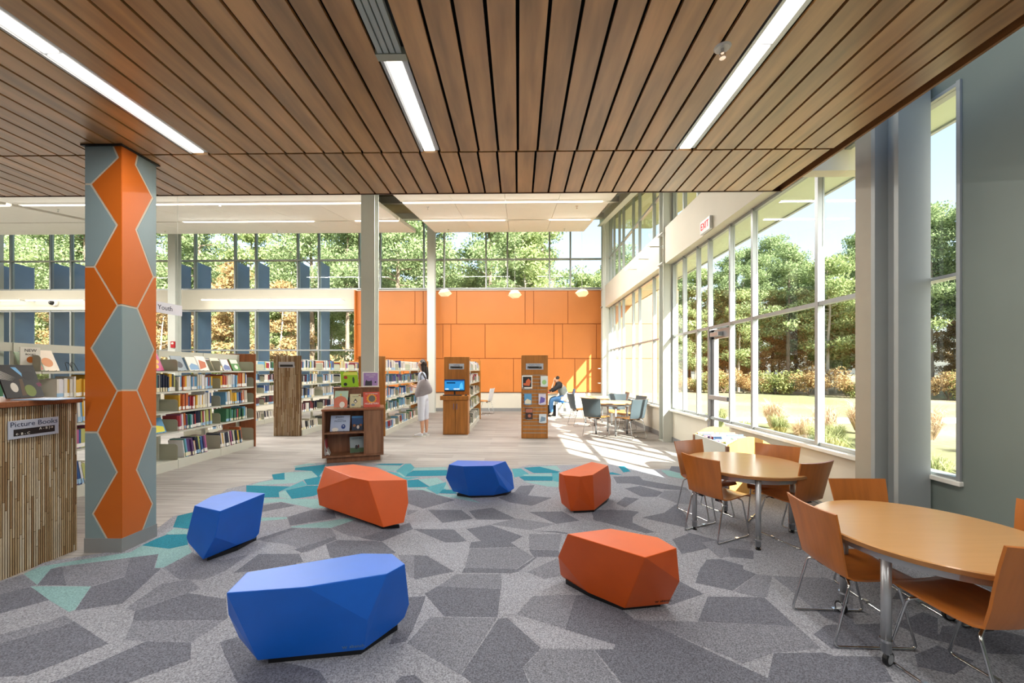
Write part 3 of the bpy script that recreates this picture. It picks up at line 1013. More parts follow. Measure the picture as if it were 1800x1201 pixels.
def stool(pts, colour, label, logo=None):
    P = []
    for q in pts:
        if len(q) == 3:
            P.append(W(*q))
        else:
            P.append(ray_plane(q[0], q[1], P[q[2]], P[q[3]], P[q[4]]))
    for p in P:
        p.z = max(p.z, .028)
    cx = sum(p.x for p in P) / len(P)
    cy = sum(p.y for p in P) / len(P)
    t = thing('faceted_stool', label, 'stool', (cx, cy, 0), 0, 'faceted floor stools')
    bm = bmesh.new()
    for p in P:
        bm.verts.new((p.x - cx, p.y - cy, p.z))
    bmesh.ops.convex_hull(bm, input=bm.verts)
    bmesh.ops.dissolve_limit(bm, angle_limit=radians(5), verts=bm.verts, edges=bm.edges)
    loose = [v for v in bm.verts if not v.link_faces]
    bmesh.ops.delete(bm, geom=loose, context='VERTS')
    bmesh.ops.recalc_face_normals(bm, faces=bm.faces)
    me = bpy.data.meshes.new('cushion_body')
    bm.to_mesh(me)
    bm.free()
    me.materials.append(colour)
    o = bpy.data.objects.new('cushion_body', me)
    C.objects.link(o)
    o.parent = t
    bv = o.modifiers.new('b', 'BEVEL')
    bv.width = .004
    bv.segments = 2
    low = [p for p in P if p.z < .07]
    lx = sum(p.x for p in low) / len(low)
    ly = sum(p.y for p in low) / len(low)
    hull = sorted(((atan2(p.y - ly, p.x - lx), p) for p in low), key=lambda a: a[0])
    q = [((lx + (p.x - lx) * .88) - cx, (ly + (p.y - ly) * .88) - cy) for a, p in hull]
    MB().prism(q, 0, .035).build('base', M_BLACK, t)
    if logo:
        (x0, y0_, x1, y1_, ia, ib, ic, m, s1, s2) = logo
        a, b_ = ray_plane(x0, y0_, P[ia], P[ib], P[ic]), ray_plane(x1, y1_, P[ia], P[ib], P[ic])
        nrm = (P[ib] - P[ia]).cross(P[ic] - P[ia]).normalized()
        if nrm.dot(Vector((0, 0, EYE)) - a) < 0:
            nrm = -nrm
        u = (b_ - a).normalized()
        up = nrm.cross(u)
        Mx = frame(Vector((a.x - cx, a.y - cy, a.z)) + nrm * .0015, u, up)
        text('emblem', 'w', s2, m, t, Mx, align='LEFT')
        text('maker_mark', 'sbench', s1, m, t, Mx @ Matrix.Translation((s2 * 1.0, 0, 0)), align='LEFT')
    return t


def K(ox, oy, s, L):
    return [(ox + q[0] / s, oy + q[1] / s) + tuple(q[2:]) for q in L]


H = .42
M_LG1 = mat('grey logo print', '#5f83a8', .6)
stool(K(360, 940, 4.737, [(180, 485, H), (840, 437, H), (1520, 325, H), (1668, 245, H), (1560, 158, H), (1310, 155, H), (350, 312, H), (440, 1050, .03),
                          (1355, 715, 0, 1, 7), (1320, 962, 0, 1, 7), (1703, 580, 2, 3, 8), (1665, 690, 2, 3, 8), (1600, 755, 2, 3, 8), (195, 660, .29), (285, 860, .13), (565, 876, .03)]),
      M_BLUE, 'largest blue faceted stool, nearest the camera', (601, 1138, 636, 1135, 0, 1, 7, M_LG1, .026, .036))
stool(K(950, 900, 6, [(285, 232, H), (740, 175, H), (1240, 268, H), (1437, 382, H), (1105, 482, H), (890, 1018, .03), (500, 850, 0, 4, 5), (185, 470, 0, 4, 5), (210, 660, .06), (235, 690, .03), (1350, 972, .03), (1470, 735, 4, 5, 10), (1080, 700, .03)]),
      M_ORV, 'orange faceted stool on the right, nearest the tables', (1151, 1058, 1178, 1055.5, 4, 5, 10, M_BLACK, .026, .034))
stool(K(440, 780, 5, [(655, 203, H), (905, 182, H), (1110, 210, H), (1375, 320, H), (1035, 325, H), (895, 297, H), (1170, 738, .03), (585, 408, 5, 4, 6), (605, 542, 5, 4, 6), (1390, 520, 4, 3, 6), (1350, 695, 4, 3, 6), (1000, 560, .04), (690, 500, .04)]),
      M_ORV, 'wide orange faceted stool in front of the brown bookcase')
stool([(341.6, 889, H), (372, 872, H), (410, 863, H), (466, 867.2, H), (387, 899, H), (356.5, 984, .03), (378, 945, 0, 4, 5), (327.5, 945, 0, 4, 5), (331, 955, 0, 4, 5), (455.5, 938, 4, 3, 6), (449, 946, 4, 3, 6), (418, 958, 4, 3, 6), (385, 950, .03)],
      M_BLUE, 'blue faceted stool at left, beside the patterned column')
stool(K(740, 780, 5, [(245, 185, H), (320, 147, H), (745, 155, H), (630, 195, H), (370, 200, H), (425, 460, .03), (217, 300, 0, 4, 5), (280, 420, 0, 4, 5), (690, 362, 4, 3, 5), (635, 460, 4, 3, 5), (820, 395, 3, 2, 8), (803, 260, 3, 2, 8), (775, 427, .04), (400, 395, .03), (720, 395, .03)]),
      M_BLUE, 'small blue faceted stool in the middle of the far row')
stool(K(740, 780, 5, [(1213, 258, H), (1255, 278, H), (1400, 290, H), (1510, 275, H), (1645, 190, H), (1500, 160, H), (1318, 530, .11), (1380, 475, 1, 2, 6), (1530, 560, .05), (1670, 445, 3, 4, 8), (1670, 320, 3, 4, 8), (1318, 595, .03), (1525, 585, .03), (1235, 525, .07), (1210, 390, .24), (1650, 480, .04), (1330, 480, .04)]),
      M_ORV, 'small orange faceted stool at right of the far row')

# ================================================================== CHAIRS
def fillet(pts, r, n=4):
    pts = [Vector(p) for p in pts]
    out = [pts[0]]
    for i in range(1, len(pts) - 1):
        a, b_, c = pts[i - 1], pts[i], pts[i + 1]
        d1, d2 = (a - b_), (c - b_)
        rr = min(r, d1.length * .45, d2.length * .45)
        p, q = b_ + d1.normalized() * rr, b_ + d2.normalized() * rr
        for k in range(n + 1):
            t = k / n
            out.append(p * (1 - t) ** 2 + b_ * 2 * t * (1 - t) + q * t * t)
    out.append(pts[-1])
    return out


def shell(m, mseat=None, s=1.0):
    prof = [(.225, .335), (.205, .352), (.16, .362), (.06, .356), (-.06, .350), (-.12, .352), (-.155, .365), (-.178, .40), (-.19, .45), (-.205, .53), (-.225, .62), (-.245, .70)]
    wid = [.155, .165, .17, .172, .172, .170, .168, .168, .170, .176, .184, .19]
    nx = 9
    top, bot = [], []
    for i, ((x, z), w_) in enumerate(zip(prof, wid)):
        a = prof[max(i - 1, 0)]
        b_ = prof[min(i + 1, len(prof) - 1)]
        tx, tz = b_[0] - a[0], b_[1] - a[1]
        L = sqrt(tx * tx + tz * tz)
        nxn, nzn = tz / L, -tx / L      # upper/front side normal
        for j in range(nx):
            v = -1 + 2 * j / (nx - 1)
            bend = (.022 * v * v) if i > 6 else (.008 * v * v)
            px_, pz_ = x + nxn * bend, z + nzn * bend
            top.append(((px_ + nxn * .005) * s, v * w_ * s, (pz_ + nzn * .005) * s))
            bot.append(((px_ - nxn * .005) * s, v * w_ * s, (pz_ - nzn * .005) * s))
    n_ = len(prof)

    def part(i0, i1, name, mm):
        mb = MB()
        vs = top[i0 * nx:(i1 + 1) * nx] + bot[i0 * nx:(i1 + 1) * nx]
        N = (i1 - i0 + 1) * nx
        fs = []
        for i in range(i1 - i0):
            for j in range(nx - 1):
                a = i * nx + j
                fs.append((a, a + 1, a + nx + 1, a + nx))
                fs.append((N + a, N + a + nx, N + a + nx + 1, N + a + 1))
        for j in range(nx - 1):
            fs.append((j, N + j, N + j + 1, j + 1))
            a = (i1 - i0) * nx + j
            fs.append((a, a + 1, N + a + 1, N + a))
        for i in range(i1 - i0):
            a = i * nx
            fs.append((a, a + nx, N + a + nx, N + a))
            a = i * nx + nx - 1
            fs.append((a, N + a, N + a + nx, a + nx))
        mb.add(vs, fs)
        me = mb.mesh(name, mm)
        for p in me.polygons:
            p.use_smooth = True
        return me
    return part(0, 6, 'seat', mseat or m), part(6, n_ - 1, 'backrest', m)


def make_chair(name, label, group, m, mseat=None, s=1.0):
    t = thing(name, label, 'chair', (0, 0, 0), 0, group)
    a, b_ = shell(m, mseat, s)
    for me, nm in ((a, 'seat'), (b_, 'backrest')):
        o = bpy.data.objects.new(nm, me)
        C.objects.link(o)
        o.parent = t
        es = o.modifiers.new('e', 'EDGE_SPLIT')
        es.split_angle = radians(40)
    r = .0065
    for sy in (-1, 1):
        y0, y1 = .115 * sy, .162 * sy
        pts = [(.07, y0 * .3, .338), (.10, y0, .336), (.115, y1 * .95, .325), (.2, y1, .0075), (-.215, y1, .0075), (-.13, y1 * .95, .325), (-.11, y0, .336), (-.08, y0 * .3, .338)]
        pts = fillet([Vector(p) * s for p in pts], .03 * s, 4)
        MB().tube(pts, r, 7).build('sled_leg', M_CHROME, t, smooth=True)
    MB().tube([Vector((.075, -.05, .338)) * s, Vector((.075, .05, .338)) * s], r, 7).tube([Vector((-.085, -.05, .338)) * s, Vector((-.085, .05, .338)) * s], r, 7).build('cross_rod', M_CHROME, t)
    for sy in (-1, 1):
        for x in (.085, -.095):
            MB().box((x - .014) * s, (x + .014) * s, (.085 * sy - .022) * s, (.085 * sy + .022) * s, .326 * s, .348 * s).build('seat_clip', M_BLACK, t)
        MB().box(.02 * s, .05 * s, (.162 * sy - .01) * s, (.162 * sy + .01) * s, 0, .02 * s).build('glide', M_CHROME, t)
    return t


def camxy(xc, yc):
    return (xc * CT - yc * ST, xc * ST + yc * CT, 0)


def put(proto, used, backc, fwd, label, s=1.0):
    """backc: top-centre of the backrest in camera-floor coordinates, fwd: facing direction"""
    f = Vector(fwd).normalized()
    bx, by, _ = camxy(*backc)
    fx, fy, _ = (Vector((f.x * CT - f.y * ST, f.x * ST + f.y * CT, 0)))
    loc = (bx + fx * .245 * s, by + fy * .245 * s, 0)
    rz = atan2(fy, fx)
    if not used:
        proto.location = loc
        proto.rotation_euler = (0, 0, rz)
        proto['label'] = label
        return proto
    return dup(proto, loc, rz, label)


ch = make_chair('plywood_chair', 'x', 'low orange plywood chairs at the reading tables', M_SHELLW)
put(ch, 0, (1.655, 2.21), (1, -.04), 'stained plywood chair at left of the nearest table, back turned to the stools')
put(ch, 1, (2.37, 2.72), (-.02, -1), 'plywood chair on the far side of the nearest table')
o = put(ch, 1, (2.10, 1.50), (-.1, 1), 'plywood chair in the bottom right corner, back to the camera', 1.1)
o.scale = (1.1, 1.1, 1.1)
put(ch, 1, (2.985, 2.1), (-1, -.12), 'plywood chair by the grey wall, only its edge in the picture')
put(ch, 1, (1.6, 3.38), (.88, .42), 'plywood chair at the second table, back turned to the stools')
put(ch, 1, (1.87, 4.2), (.35, -.94), 'plywood chair behind the second table, its backrest glossy with sky light')
put(ch, 1, (2.66, 3.93), (-.7, -.72), 'plywood chair between the second table and the window wall')
put(ch, 1, (2.49, 3.17), (-.32, .95), 'plywood chair at right of the second table, back to the pier')

# ================================================================== TABLES
def round_table(name, label, loc, R, z, legs, casters, group, rz=0, top=M_TABLE):
    t = thing(name, label, 'table', loc, rz, group)
    pr = [(R - .004, z - .028), (R, z - .024), (R, z - .006), (R - .005, z)]
    MB().lathe(pr, 72).build('tabletop', top, t)
    MB().lathe([(R + .0015, z - .025), (R + .0015, z - .005)], 72).build('edge_band', M_EDGE, t)
    mb = MB()
    n = 64
    ri, ro = R - .075, R - .06
    vs = []
    for k in range(n):
        a = 2 * pi * k / n
        for (r_, zz) in ((ri, z - .075), (ro, z - .075), (ro, z - .028), (ri, z - .028)):
            vs.append((r_ * cos(a), r_ * sin(a), zz))
    fs = []
    for k in range(n):
        q = (k + 1) % n
        for e in range(4):
            fs.append((k * 4 + e, q * 4 + e, q * 4 + (e + 1) % 4, k * 4 + (e + 1) % 4))
    mb.add(vs, fs).build('apron', M_SATIN, t)
    for i, (lx, ly) in enumerate(legs):
        z0 = .075 if casters else .03
        lg = MB().lathe([(.021, z0), (.021, z - .028)], 16, c=(lx, ly)).build('leg', M_SATIN, t, smooth=False)
        for p in lg.data.polygons:
            p.use_smooth = len(p.vertices) == 4
        MB().lathe([(.025, z0 + .05), (.025, z0 + .062)], 16, c=(lx, ly)).build('collar', M_CHROME, lg)
        if casters:
            a = i * 1.3 + .4
            ux, uy = cos(a), sin(a)
            Mc = frame((lx + ux * .018, ly + uy * .018, .035), (ux, uy, 0), (0, 0, 1))
            wheel = MB().lathe([(.028, -.011), (.034, -.009), (.035, 0), (.034, .009), (.028, .011)], 20, M=Mc)
            wheel.build('caster_wheel', M_BLACK, lg)
            MB().lathe([(.02, -.0125), (.024, -.011), (.024, .011), (.02, .0125)], 16, M=Mc).build('caster_hub', M_SATIN, lg)
            MB().tube([(lx, ly, .09), (lx, ly, .07), (lx + ux * .018, ly + uy * .018, .04)], .012, 8).build('caster_fork', M_SATIN, lg)
        else:
            MB().lathe([(.012, .012), (.014, .03)], 10, c=(lx, ly)).lathe([(.02, 0), (.02, .012)], 12, c=(lx, ly)).build('foot', M_BLACK, lg)
    return t


def legsquare(c, p, R):
    return p


c2x, c2y, _ = camxy(2.21, 2.08)
L2 = []
for (x, y) in ((1.83, 1.92), (1.97, 2.33), (2.55, 2.27), (2.42, 1.74)):
    a, b_, _ = camxy(x, y)
    L2.append((a - c2x, b_ - c2y))
round_table('round_table', 'nearest round reading table with beech top on caster legs', (c2x, c2y, 0), .495, .60, L2, True, 'low round reading tables')
c1x, c1y, _ = camxy(2.13, 3.6)
L1 = []
for (x, y) in ((1.985, 3.165), (1.66, 3.57), (2.16, 3.97), (2.5, 3.5)):
    a, b_, _ = camxy(x, y)
    L1.append((a - c1x, b_ - c1y))
round_table('round_table', 'second round reading table, whitened by window light', (c1x, c1y, 0), .5, .60, L1, False, 'low round reading tables')
M_T3 = mat('pale maple laminate', '#d3b48a', .3, noise=.05)
a3 = XatY(1075, 9.0), 9.0
round_table('round_table', 'adult round table in the sun beside the side windows', (a3[0], a3[1], 0), .5, .73, [(-.25, -.25), (.25, -.25), (-.25, .25), (.25, .25)], False, 'tables in the sunny corner', .8, M_T3)
a4 = XatY(1052, 10.6), 10.6
round_table('round_table', 'farther round table near the orange wall corner', (a4[0], a4[1], 0), .5, .73, [(-.25, -.25), (.25, -.25), (-.25, .25), (.25, .25)], False, 'tables in the sunny corner', .3, M_T3)
# slate chairs
M_SLATE = mat('slate laminate shell', '#4b565c', .35, noise=.06, nscale=3)
M_BSEAT = mat('light plywood seat', '#c08a4c', .4, noise=.15, nscale=4, stretch=(1, 7, 1))
s_ = 1.2
sc_ = make_chair('slate_chair', 'x', 'slate chairs in the sunny corner', M_SLATE, M_BSEAT, s_)


def putp(px, Y, rz, label, proto=sc_, used=True):
    x = XatY(px, Y)
    if not used:
        proto.location = (x, Y, 0)
        proto.rotation_euler = (0, 0, rz)
        proto['label'] = label
        return proto
    return dup(proto, (x, Y, 0), rz, label)


putp(1048, 8.65, radians(52), 'slate chair at front left of the sunny table, back to the camera', used=False)
putp(1109, 8.42, radians(118), 'slate chair at front right of the sunny table, back to the camera')
putp(1019, 10.3, radians(15), 'slate chair left of the farther table')
putp(1083, 9.85, radians(-110), 'slate chair between the two sunny tables, facing the camera')
putp(1110, 9.3, radians(-165), 'slate chair by the window wall, right of the sunny table')
putp(1086, 10.9, radians(178), 'slate chair by the window wall, right of the farther table')
M_WHC = mat('white plastic shell', '#d9dade', .4, noise=.02)
wc_ = make_chair('white_chair', 'white shell chair standing by the wall behind the computer desk', None, M_WHC, M_BSEAT, 1.22)
wc_.location = (XatY(852, 12.9), 12.9, 0)
wc_.rotation_euler = (0, 0, radians(165))
# laptop table and blue chair of the seated reader
yt = 12.6
xt = XatY(979, yt) - .36
t = thing('study_table', 'small study table where the seated reader leans', 'table', (xt, yt, 0))
box('tabletop', (-.38, .38, -.35, .35, .70, .73), M_T3, t, bevel=.004)
box('apron', (-.34, .34, -.31, .31, .64, .70), M_STEEL, t)
for sx in (-1, 1):
    for sy in (-1, 1):
        box('leg', (.33 * sx - .025, .33 * sx + .025, .3 * sy - .025, .3 * sy + .025, 0, .7), M_WHITE, t)
M_BCH = mat('blue chair shell', '#3d7dad', .4, noise=.03)
bc = make_chair('blue_chair', 'blue shell chair under the seated reader at the study table', None, M_BCH, M_BCH, 1.22)
PX, PY = XatY(993, 12.4), 12.4
bc.location = (PX + .02, PY, 0)
bc.rotation_euler = (0, 0, radians(178))
tag(MB().box(-.16, .1, -.12, .12, 0, .012).build('red_notebook', mat('red notebook', '#c2405a', .6), None, loc=(xt + .02, yt - .1, .731)), 'pinkish red notebook on the study table by the seated reader', 'notebook')
bp = thing('backpack', 'dark backpack on the floor under the study table', 'bag', (XatY(969, 12.5), 12.5, 0))
MB().prism([(-.16, -.1), (.16, -.1), (.18, 0), (.14, .1), (-.14, .1), (-.18, 0)], 0, .34).build('bag_body', M_BLACK, bp, bevel=.04)
MB().tube([(-.05, 0, .33), (-.03, 0, .38), (.03, 0, .38), (.05, 0, .33)], .01, 6).build('handle', M_BLACK, bp)
# ================================================================== SHELVING
random.seed(7)
BK = {}
BOOKCOL = ['#2c5590', '#9c3038', '#e0ddd6', '#40785a', '#d9ab3c', '#5b3f74', '#c4683a', '#1f2a42', '#6a9fc6', '#cfc8b8', '#74323a', '#3f8488', '#e2e2e8', '#44464b', '#b9bd74', '#b0628c', '#dfdcd4', '#5880b4']
CNAME = ['blue', 'red', 'white', 'green', 'yellow', 'purple', 'orange', 'navy', 'light blue', 'cream', 'dark red', 'teal', 'pale', 'charcoal', 'lime', 'pink', 'ivory', 'mid blue']
LAB = ['#f4f3ee', '#f4f3ee', '#e9e2c4', '#9fc4e2']
LM = [mat('spine label %d' % i, c, .6) for i, c in enumerate(LAB)]
BM_ = [mat('book cover %d' % i, c, .4) for i, c in enumerate(BOOKCOL)]


def book_mesh(ci, li):
    """unit book: thickness along x 0..1, depth along y 0..1 (spine at y=0), height z 0..1"""
    key = (ci, li)
    if key not in BK:
        m = MB()
        m.box(0, .06, 0, 1, 0, 1, 0).box(.94, 1, 0, 1, 0, 1, 0)
        m.box(.06, .94, .0, .02, .24, 1, 0).box(.06, .94, .02, .97, .012, .988, 1)
        m.box(.06, .94, .0, .02, 0, .04, 0).box(.0, 1, -.003, .02, .04, .24, 2)
        BK[key] = m.mesh('book', [BM_[ci], M_PAPER, LM[li]])
    return BK[key]


stuff = MB()
STUFF_MATS = BM_ + [M_PAPER] + LM
nsingle = [0]
ORD = ['first', 'second', 'third', 'fourth', 'fifth', 'sixth', 'seventh', 'eighth', 'ninth', 'tenth', '11th', '12th', '13th', '14th', '15th', '16th', '17th', '18th', '19th', '20th', '21st', '22nd', '23rd', '24th', '25th', '26th', '27th', '28th', '29th', '30th', '31st', '32nd', '33rd', '34th', '35th', '36th', '37th', '38th', '39th', '40th']
ROWN = ['display', 'top', 'second', 'third', 'bottom']


def book_row(xf, y0, y1, z, single=None, hmax=.27, lean=0, pal=None, depth=.19, side=1, tmin=.013, tmax=.032, fillp=1.0, series=False):
    """books along y on a shelf whose front edge is at xf, spines facing +x (side=1)"""
    y = y0
    i = 0
    end = y0 + (y1 - y0) * fillp
    base = random.choice(pal or range(len(BOOKCOL)))
    hb = random.uniform(.76, .92) * hmax
    li = random.randrange(4)
    while True:
        t = random.uniform(tmin, tmax)
        if y + t > end:
            break
        if random.random() < .25:
            base = random.choice(pal or range(len(BOOKCOL)))
            hb = random.uniform(.74, 1) * hmax
            li = random.randrange(4)
        ci = base if (series or random.random() < .45) else random.choice(pal or range(len(BOOKCOL)))
        h = hb * random.uniform(.96, 1.04)
        h = min(h, hmax)
        a = lean
        rec = random.uniform(.015, .04)
        if single and nsingle[0] < 300:
            nsingle[0] += 1
            o = bpy.data.objects.new('book', book_mesh(ci, li))
            C.objects.link(o)
            # local x -> world y, local y -> world -x
            o.rotation_euler = (a, 0, 0)
            M = Matrix(((0, -1, 0), (1, 0, 0), (0, 0, 1)))
            R = Matrix.Rotation(a, 3, 'X') @ M
            o.rotation_euler = R.to_euler()
            o.scale = (t, depth, h)
            o.location = (xf - rec, y, z + .002)
            tag(o, '%s spined book, %s from the left, %s shelf, %s' % (CNAME[ci], ORD[min(i, 39)], single[0], single[1]), 'book', 'books on the white shelves')
        else:
            R = Matrix.Translation((0, y, z + .001)) @ Matrix.Rotation(a, 4, 'X') @ Matrix.Translation((0, -y, -z - .001))
            x1, x0 = xf - rec, xf - rec - depth
            nb = len(BM_)
            stuff.box(x0, x1 - .004, y + t * .1, y + t * .9, z + .002, z + h * .985, nb, R)
            stuff.box(x1 - .004, x1, y, y + t, z + .001 + h * .24, z + h, ci, R)
            stuff.box(x1 - .0045, x1 + .0005, y, y + t, z + .001, z + h * .24, nb + 1 + li, R)
            stuff.box(x0, x1 - .004, y, y + t * .1, z + .001, z + h, ci, R)
        y += t / max(cos(a), .5) + .0008
        i += 1


def rounded_plate(y, x0, x1, z0, z1, r=.045, th=.003):
    # plate in x-z plane, rounded upper front corner (front = x1)
    pts = [(x0, z0), (x1, z0)]
    for k in range(6):
        a = k / 5 * pi / 2
        pts.append((x1 - r + r * cos(a), z1 - r + r * sin(a)))
    pts.append((x0, z1))
    M = Matrix(((1, 0, 0, 0), (0, 0, -1, y), (0, 1, 0, 0), (0, 0, 0, 1)))
    return pts, M


def shelving(name, label, xf, y0, y1, nsec, levels, top, dep=.28, back=True, lip=M_SHELF, zpl=.17):
    """double sided steel shelving, front faces +x at xf, back side mirrored. origin at (xf-dep-.02, y0, 0)"""
    xc = xf - dep - .02
    t = thing(name, label, 'shelving', (xc, y0, 0))
    L = (y1 - y0) / nsec
    for i in range(nsec + 1):
        y = i * L
        y = min(max(y, .02), y1 - y0 - .02)
        box('upright_post', (-.02, .02, y - .018, y + .018, 0, top), lip, t)
    for sd in ((1, -1) if back else (1,)):
        for li, z in enumerate(levels):
            for i in range(nsec):
                a, b_ = i * L + .004, (i + 1) * L - .004
                x0, x1 = (.02, dep + .02) if sd == 1 else (-dep - .02, -.02)
                m = MB()
                if li == len(levels) - 1:
                    m.box(x0, x1, a, b_, 0.0, z)
                else:
                    m.box(x0, x1, a, b_, z - .004, z)
                    xl = x1 if sd == 1 else x0
                    m.box(min(xl - sd * .004, xl), max(xl - sd * .004, xl), a, b_, z - .028, z + .0)
                m.build('shelf', lip, t)
                if sd == 1:
                    hh = zpl + (.06 if li == len(levels) - 1 else 0)
                    q, M = rounded_plate(b_ + .002, x0, x1 - .005, z, z + hh)
                    MB().prism(q, 0, .004, 0, M).build('end_bracket', M_PLATE, t)
    for i in range(nsec):
        box('top_rail', (-.012, .012, i * L + .02, (i + 1) * L - .02, top - .09, top), lip, t)
    return t


def end_panel(t, dx0, dx1, yy, h, m, th=.025):
    return box('end_panel', (dx0, dx1, yy, yy + th, 0, h), m, t, bevel=.003)


# --- left white picture-book shelving
xf = W(447, 785).x - .0
YS = [W(447, 785).y]
LV = [1.44, 1.145, .85, .555, .13]
Ysec = YS[0] - .01
SL = .83
NS = 5
y0 = Ysec - NS * SL
u1 = shelving('white_shelving', 'long putty white double shelving full of picture books behind the patterned column', xf, y0, Ysec, NS, LV, 1.74)
end_panel(u1, -.31, .32, Ysec - y0 + .004, 1.76, M_CHERRY)
bayn = ['bay behind the bamboo counter', 'bay left of the patterned column', 'bay hidden by the patterned column', 'bay right of the patterned column', 'bay beside the end panel']
for s in (4, 3, 1, 0, 2):
    a, b_ = y0 + s * SL + .03, y0 + (s + 1) * SL - .03
    for li, z in enumerate(LV):
        if li == 0:
            continue
        row = (ROWN[li], bayn[s])
        if s == 2:
            if li == 1:
                book_row(xf, a, b_, z, None, series=False)
            continue
        if s == 0:
            book_row(xf, a + .3, b_, z, None)
            continue
        ln = 0.16 if li == 4 else (0.0 if (s + li) % 3 else .05)
        pal = None if li > 2 else [0, 2, 4, 8, 12, 16, 1, 9, 6]
        g0 = random.choice([0, .0, .12])
        book_row(xf, a + g0, b_ - .12 - (.1 if li == 4 else 0), z, row, lean=ln, pal=[4, 2, 12, 16] if (s == 1 and li == 1) else pal, tmin=.017, tmax=.034, depth=.22, hmax=.26 if li < 4 else .3)

# face-out picture books on wire easels ---------------------------------------
PAL2 = [('#c93a7d', '#f2b632'), ('#8d9aa3', '#31343a'), ('#e8e5da', '#7aa0c4'), ('#f2efe6', '#c86a3d'), ('#e9e2c8', '#4a7f5d'), ('#f3ead0', '#d9932f'), ('#5f8f52', '#f0e9d8'), ('#dfe4ea', '#6a78a8'), ('#f5f1e4', '#de8d35')]


def face_book(loc, w_, h, tilt, rz, base, accent, label, art=0, words=None, group='face-out display books', wcol=None, th=.012, easel=True, name='display_book', aw=None):
    """cover faces local -y; origin at the bottom front centre"""
    t = thing(name, label, 'book', loc, rz, group)
    T = Matrix.Rotation(-tilt, 4, 'X')
    cm = mat('cover ' + base, base, .35, noise=.04, nscale=9)
    am = mat('cover ' + accent, accent, .4, noise=.04, nscale=9)
    MB().box(-w_ / 2, w_ / 2, 0, th, .004, h, 0, T).box(-w_ / 2 + .003, w_ / 2 - .002, .002, th + .0005, .007, h - .003, 1, T).build('cover', [cm, M_PAPER], t)
    def flat(poly, m, nm='cover_art', d=-.0006):
        M = T @ frame((0, 0, 0), (1, 0, 0), (0, 0, 1))
        MB().prism(poly, .0003, -d, 0, M).build(nm, m, t)
    def circ(cx, cz, r, n=18, ry=None):
        return [(cx + r * cos(2 * pi * k / n), cz + (ry or r) * sin(2 * pi * k / n)) for k in range(n)]
    if art == 1:
        flat(circ(-w_ * .15, h * .55, w_ * .2), am)
        flat(circ(w_ * .2, h * .55, w_ * .17), am)
        flat(circ(0, h * .28, w_ * .2), am)
    elif art == 2:
        flat(circ(0, h * .42, w_ * .3, 20, h * .22), am)
    elif art == 3:
        flat([(-w_ * .42, h * .08), (w_ * .42, h * .08), (w_ * .42, h * .4), (-w_ * .1, h * .55), (-w_ * .42, h * .35)], am)
    elif art == 4:
        flat([(-w_ * .45, h * .62), (w_ * .45, h * .62), (w_ * .45, h * .95), (-w_ * .45, h * .95)], am)
        flat(circ(w_ * .05, h * .32, w_ * .22), am)
    elif art == 5:
        flat([(-w_ * .4, h * .1), (w_ * .3, h * .25), (w_ * .4, h * .6), (-w_ * .2, h * .75)], am)
    if words:
        for (s, cz, sz) in words:
            M = T @ frame((0, -.0008, cz * h), (1, 0, 0), (0, 0, 1))
            text('title', s, sz, wcol or M_BLACK, t, M, ext=.0004)
    if easel:
        d = th + .004
        e = MB()
        for sx in (-1, 1):
            e.tube([(sx * w_ * .22, -.018, .012), (sx * w_ * .22, -.018, .003), (sx * w_ * .22, h * .3, .003), (sx * w_ * .12, d + sin(tilt) * h * .6, h * .55), (sx * w_ * .2, d, .004)], .0022, 5)
        e.build('wire_easel', M_BLACK, t)
    return t, T, flat, circ


# top display row
disp = [(0.2, 0), (.55, 1), (.9, 2), (1.12, 3)]
yb = Ysec
items = [(YatX(289, xf), .20, .27, 0, 1), (YatX(330, xf), .2, .25, 1, 2), (YatX(354, xf), .2, .24, 2, 3), (YatX(370, xf), .2, .26, 3, 5), (YatX(394, xf), .18, .24, 5, 2), (YatX(410, xf), .17, .22, 7, 3), (YatX(426, xf), .19, .23, 6, 4)]
nm = ['magenta picture book with three yellow round shapes on the top display shelf', 'grey and black picture book on the top display shelf', 'pale blue picture book on the top display shelf', 'white picture book with rust figure, centre of the top display shelf',
      'cream picture book with amber shape on the top display shelf', 'pale lilac picture book on the top display shelf', 'green and orange picture book nearest the end panel, top display shelf']
for (yy, w_, h, ci, art), lb in zip(items, nm):
    face_book((xf - .09, yy, LV[0]), w_, h, radians(24), radians(90), PAL2[ci][0], PAL2[ci][1], lb, art, group='picture books on the top display shelf')
for px, ci, art, lb, li, w_ in ((362, 6, 5, 'pale green picture book with a brown shape, face out on the second shelf', 1, .2), (425, 8, 5, 'light picture book face out beside the end panel, second shelf', 1, .15),
                                (366, 1, 3, 'grey picture book face out on the third shelf down', 2, .17), (427, 7, 2, 'pale book with dark round shape face out, third shelf, by end panel', 2, .15),
                                (371, 0, 3, 'blue and yellow picture book face out on the fourth shelf', 3, .17), (287, 2, 3, 'blue and yellow busy picture book low on the shelving beside the column', 3, .22)):
    b0, b1 = PAL2[ci]
    if ci == 0:
        b0, b1 = '#1d3f78', '#e8b021'
    if px == 287:
        b0, b1 = '#5f9fc9', '#ece24a'
    face_book((xf - .05, YatX(px, xf), LV[li]), w_, .23, radians(22), radians(90), b0, b1, lb, art, group='picture books facing out between the spines')
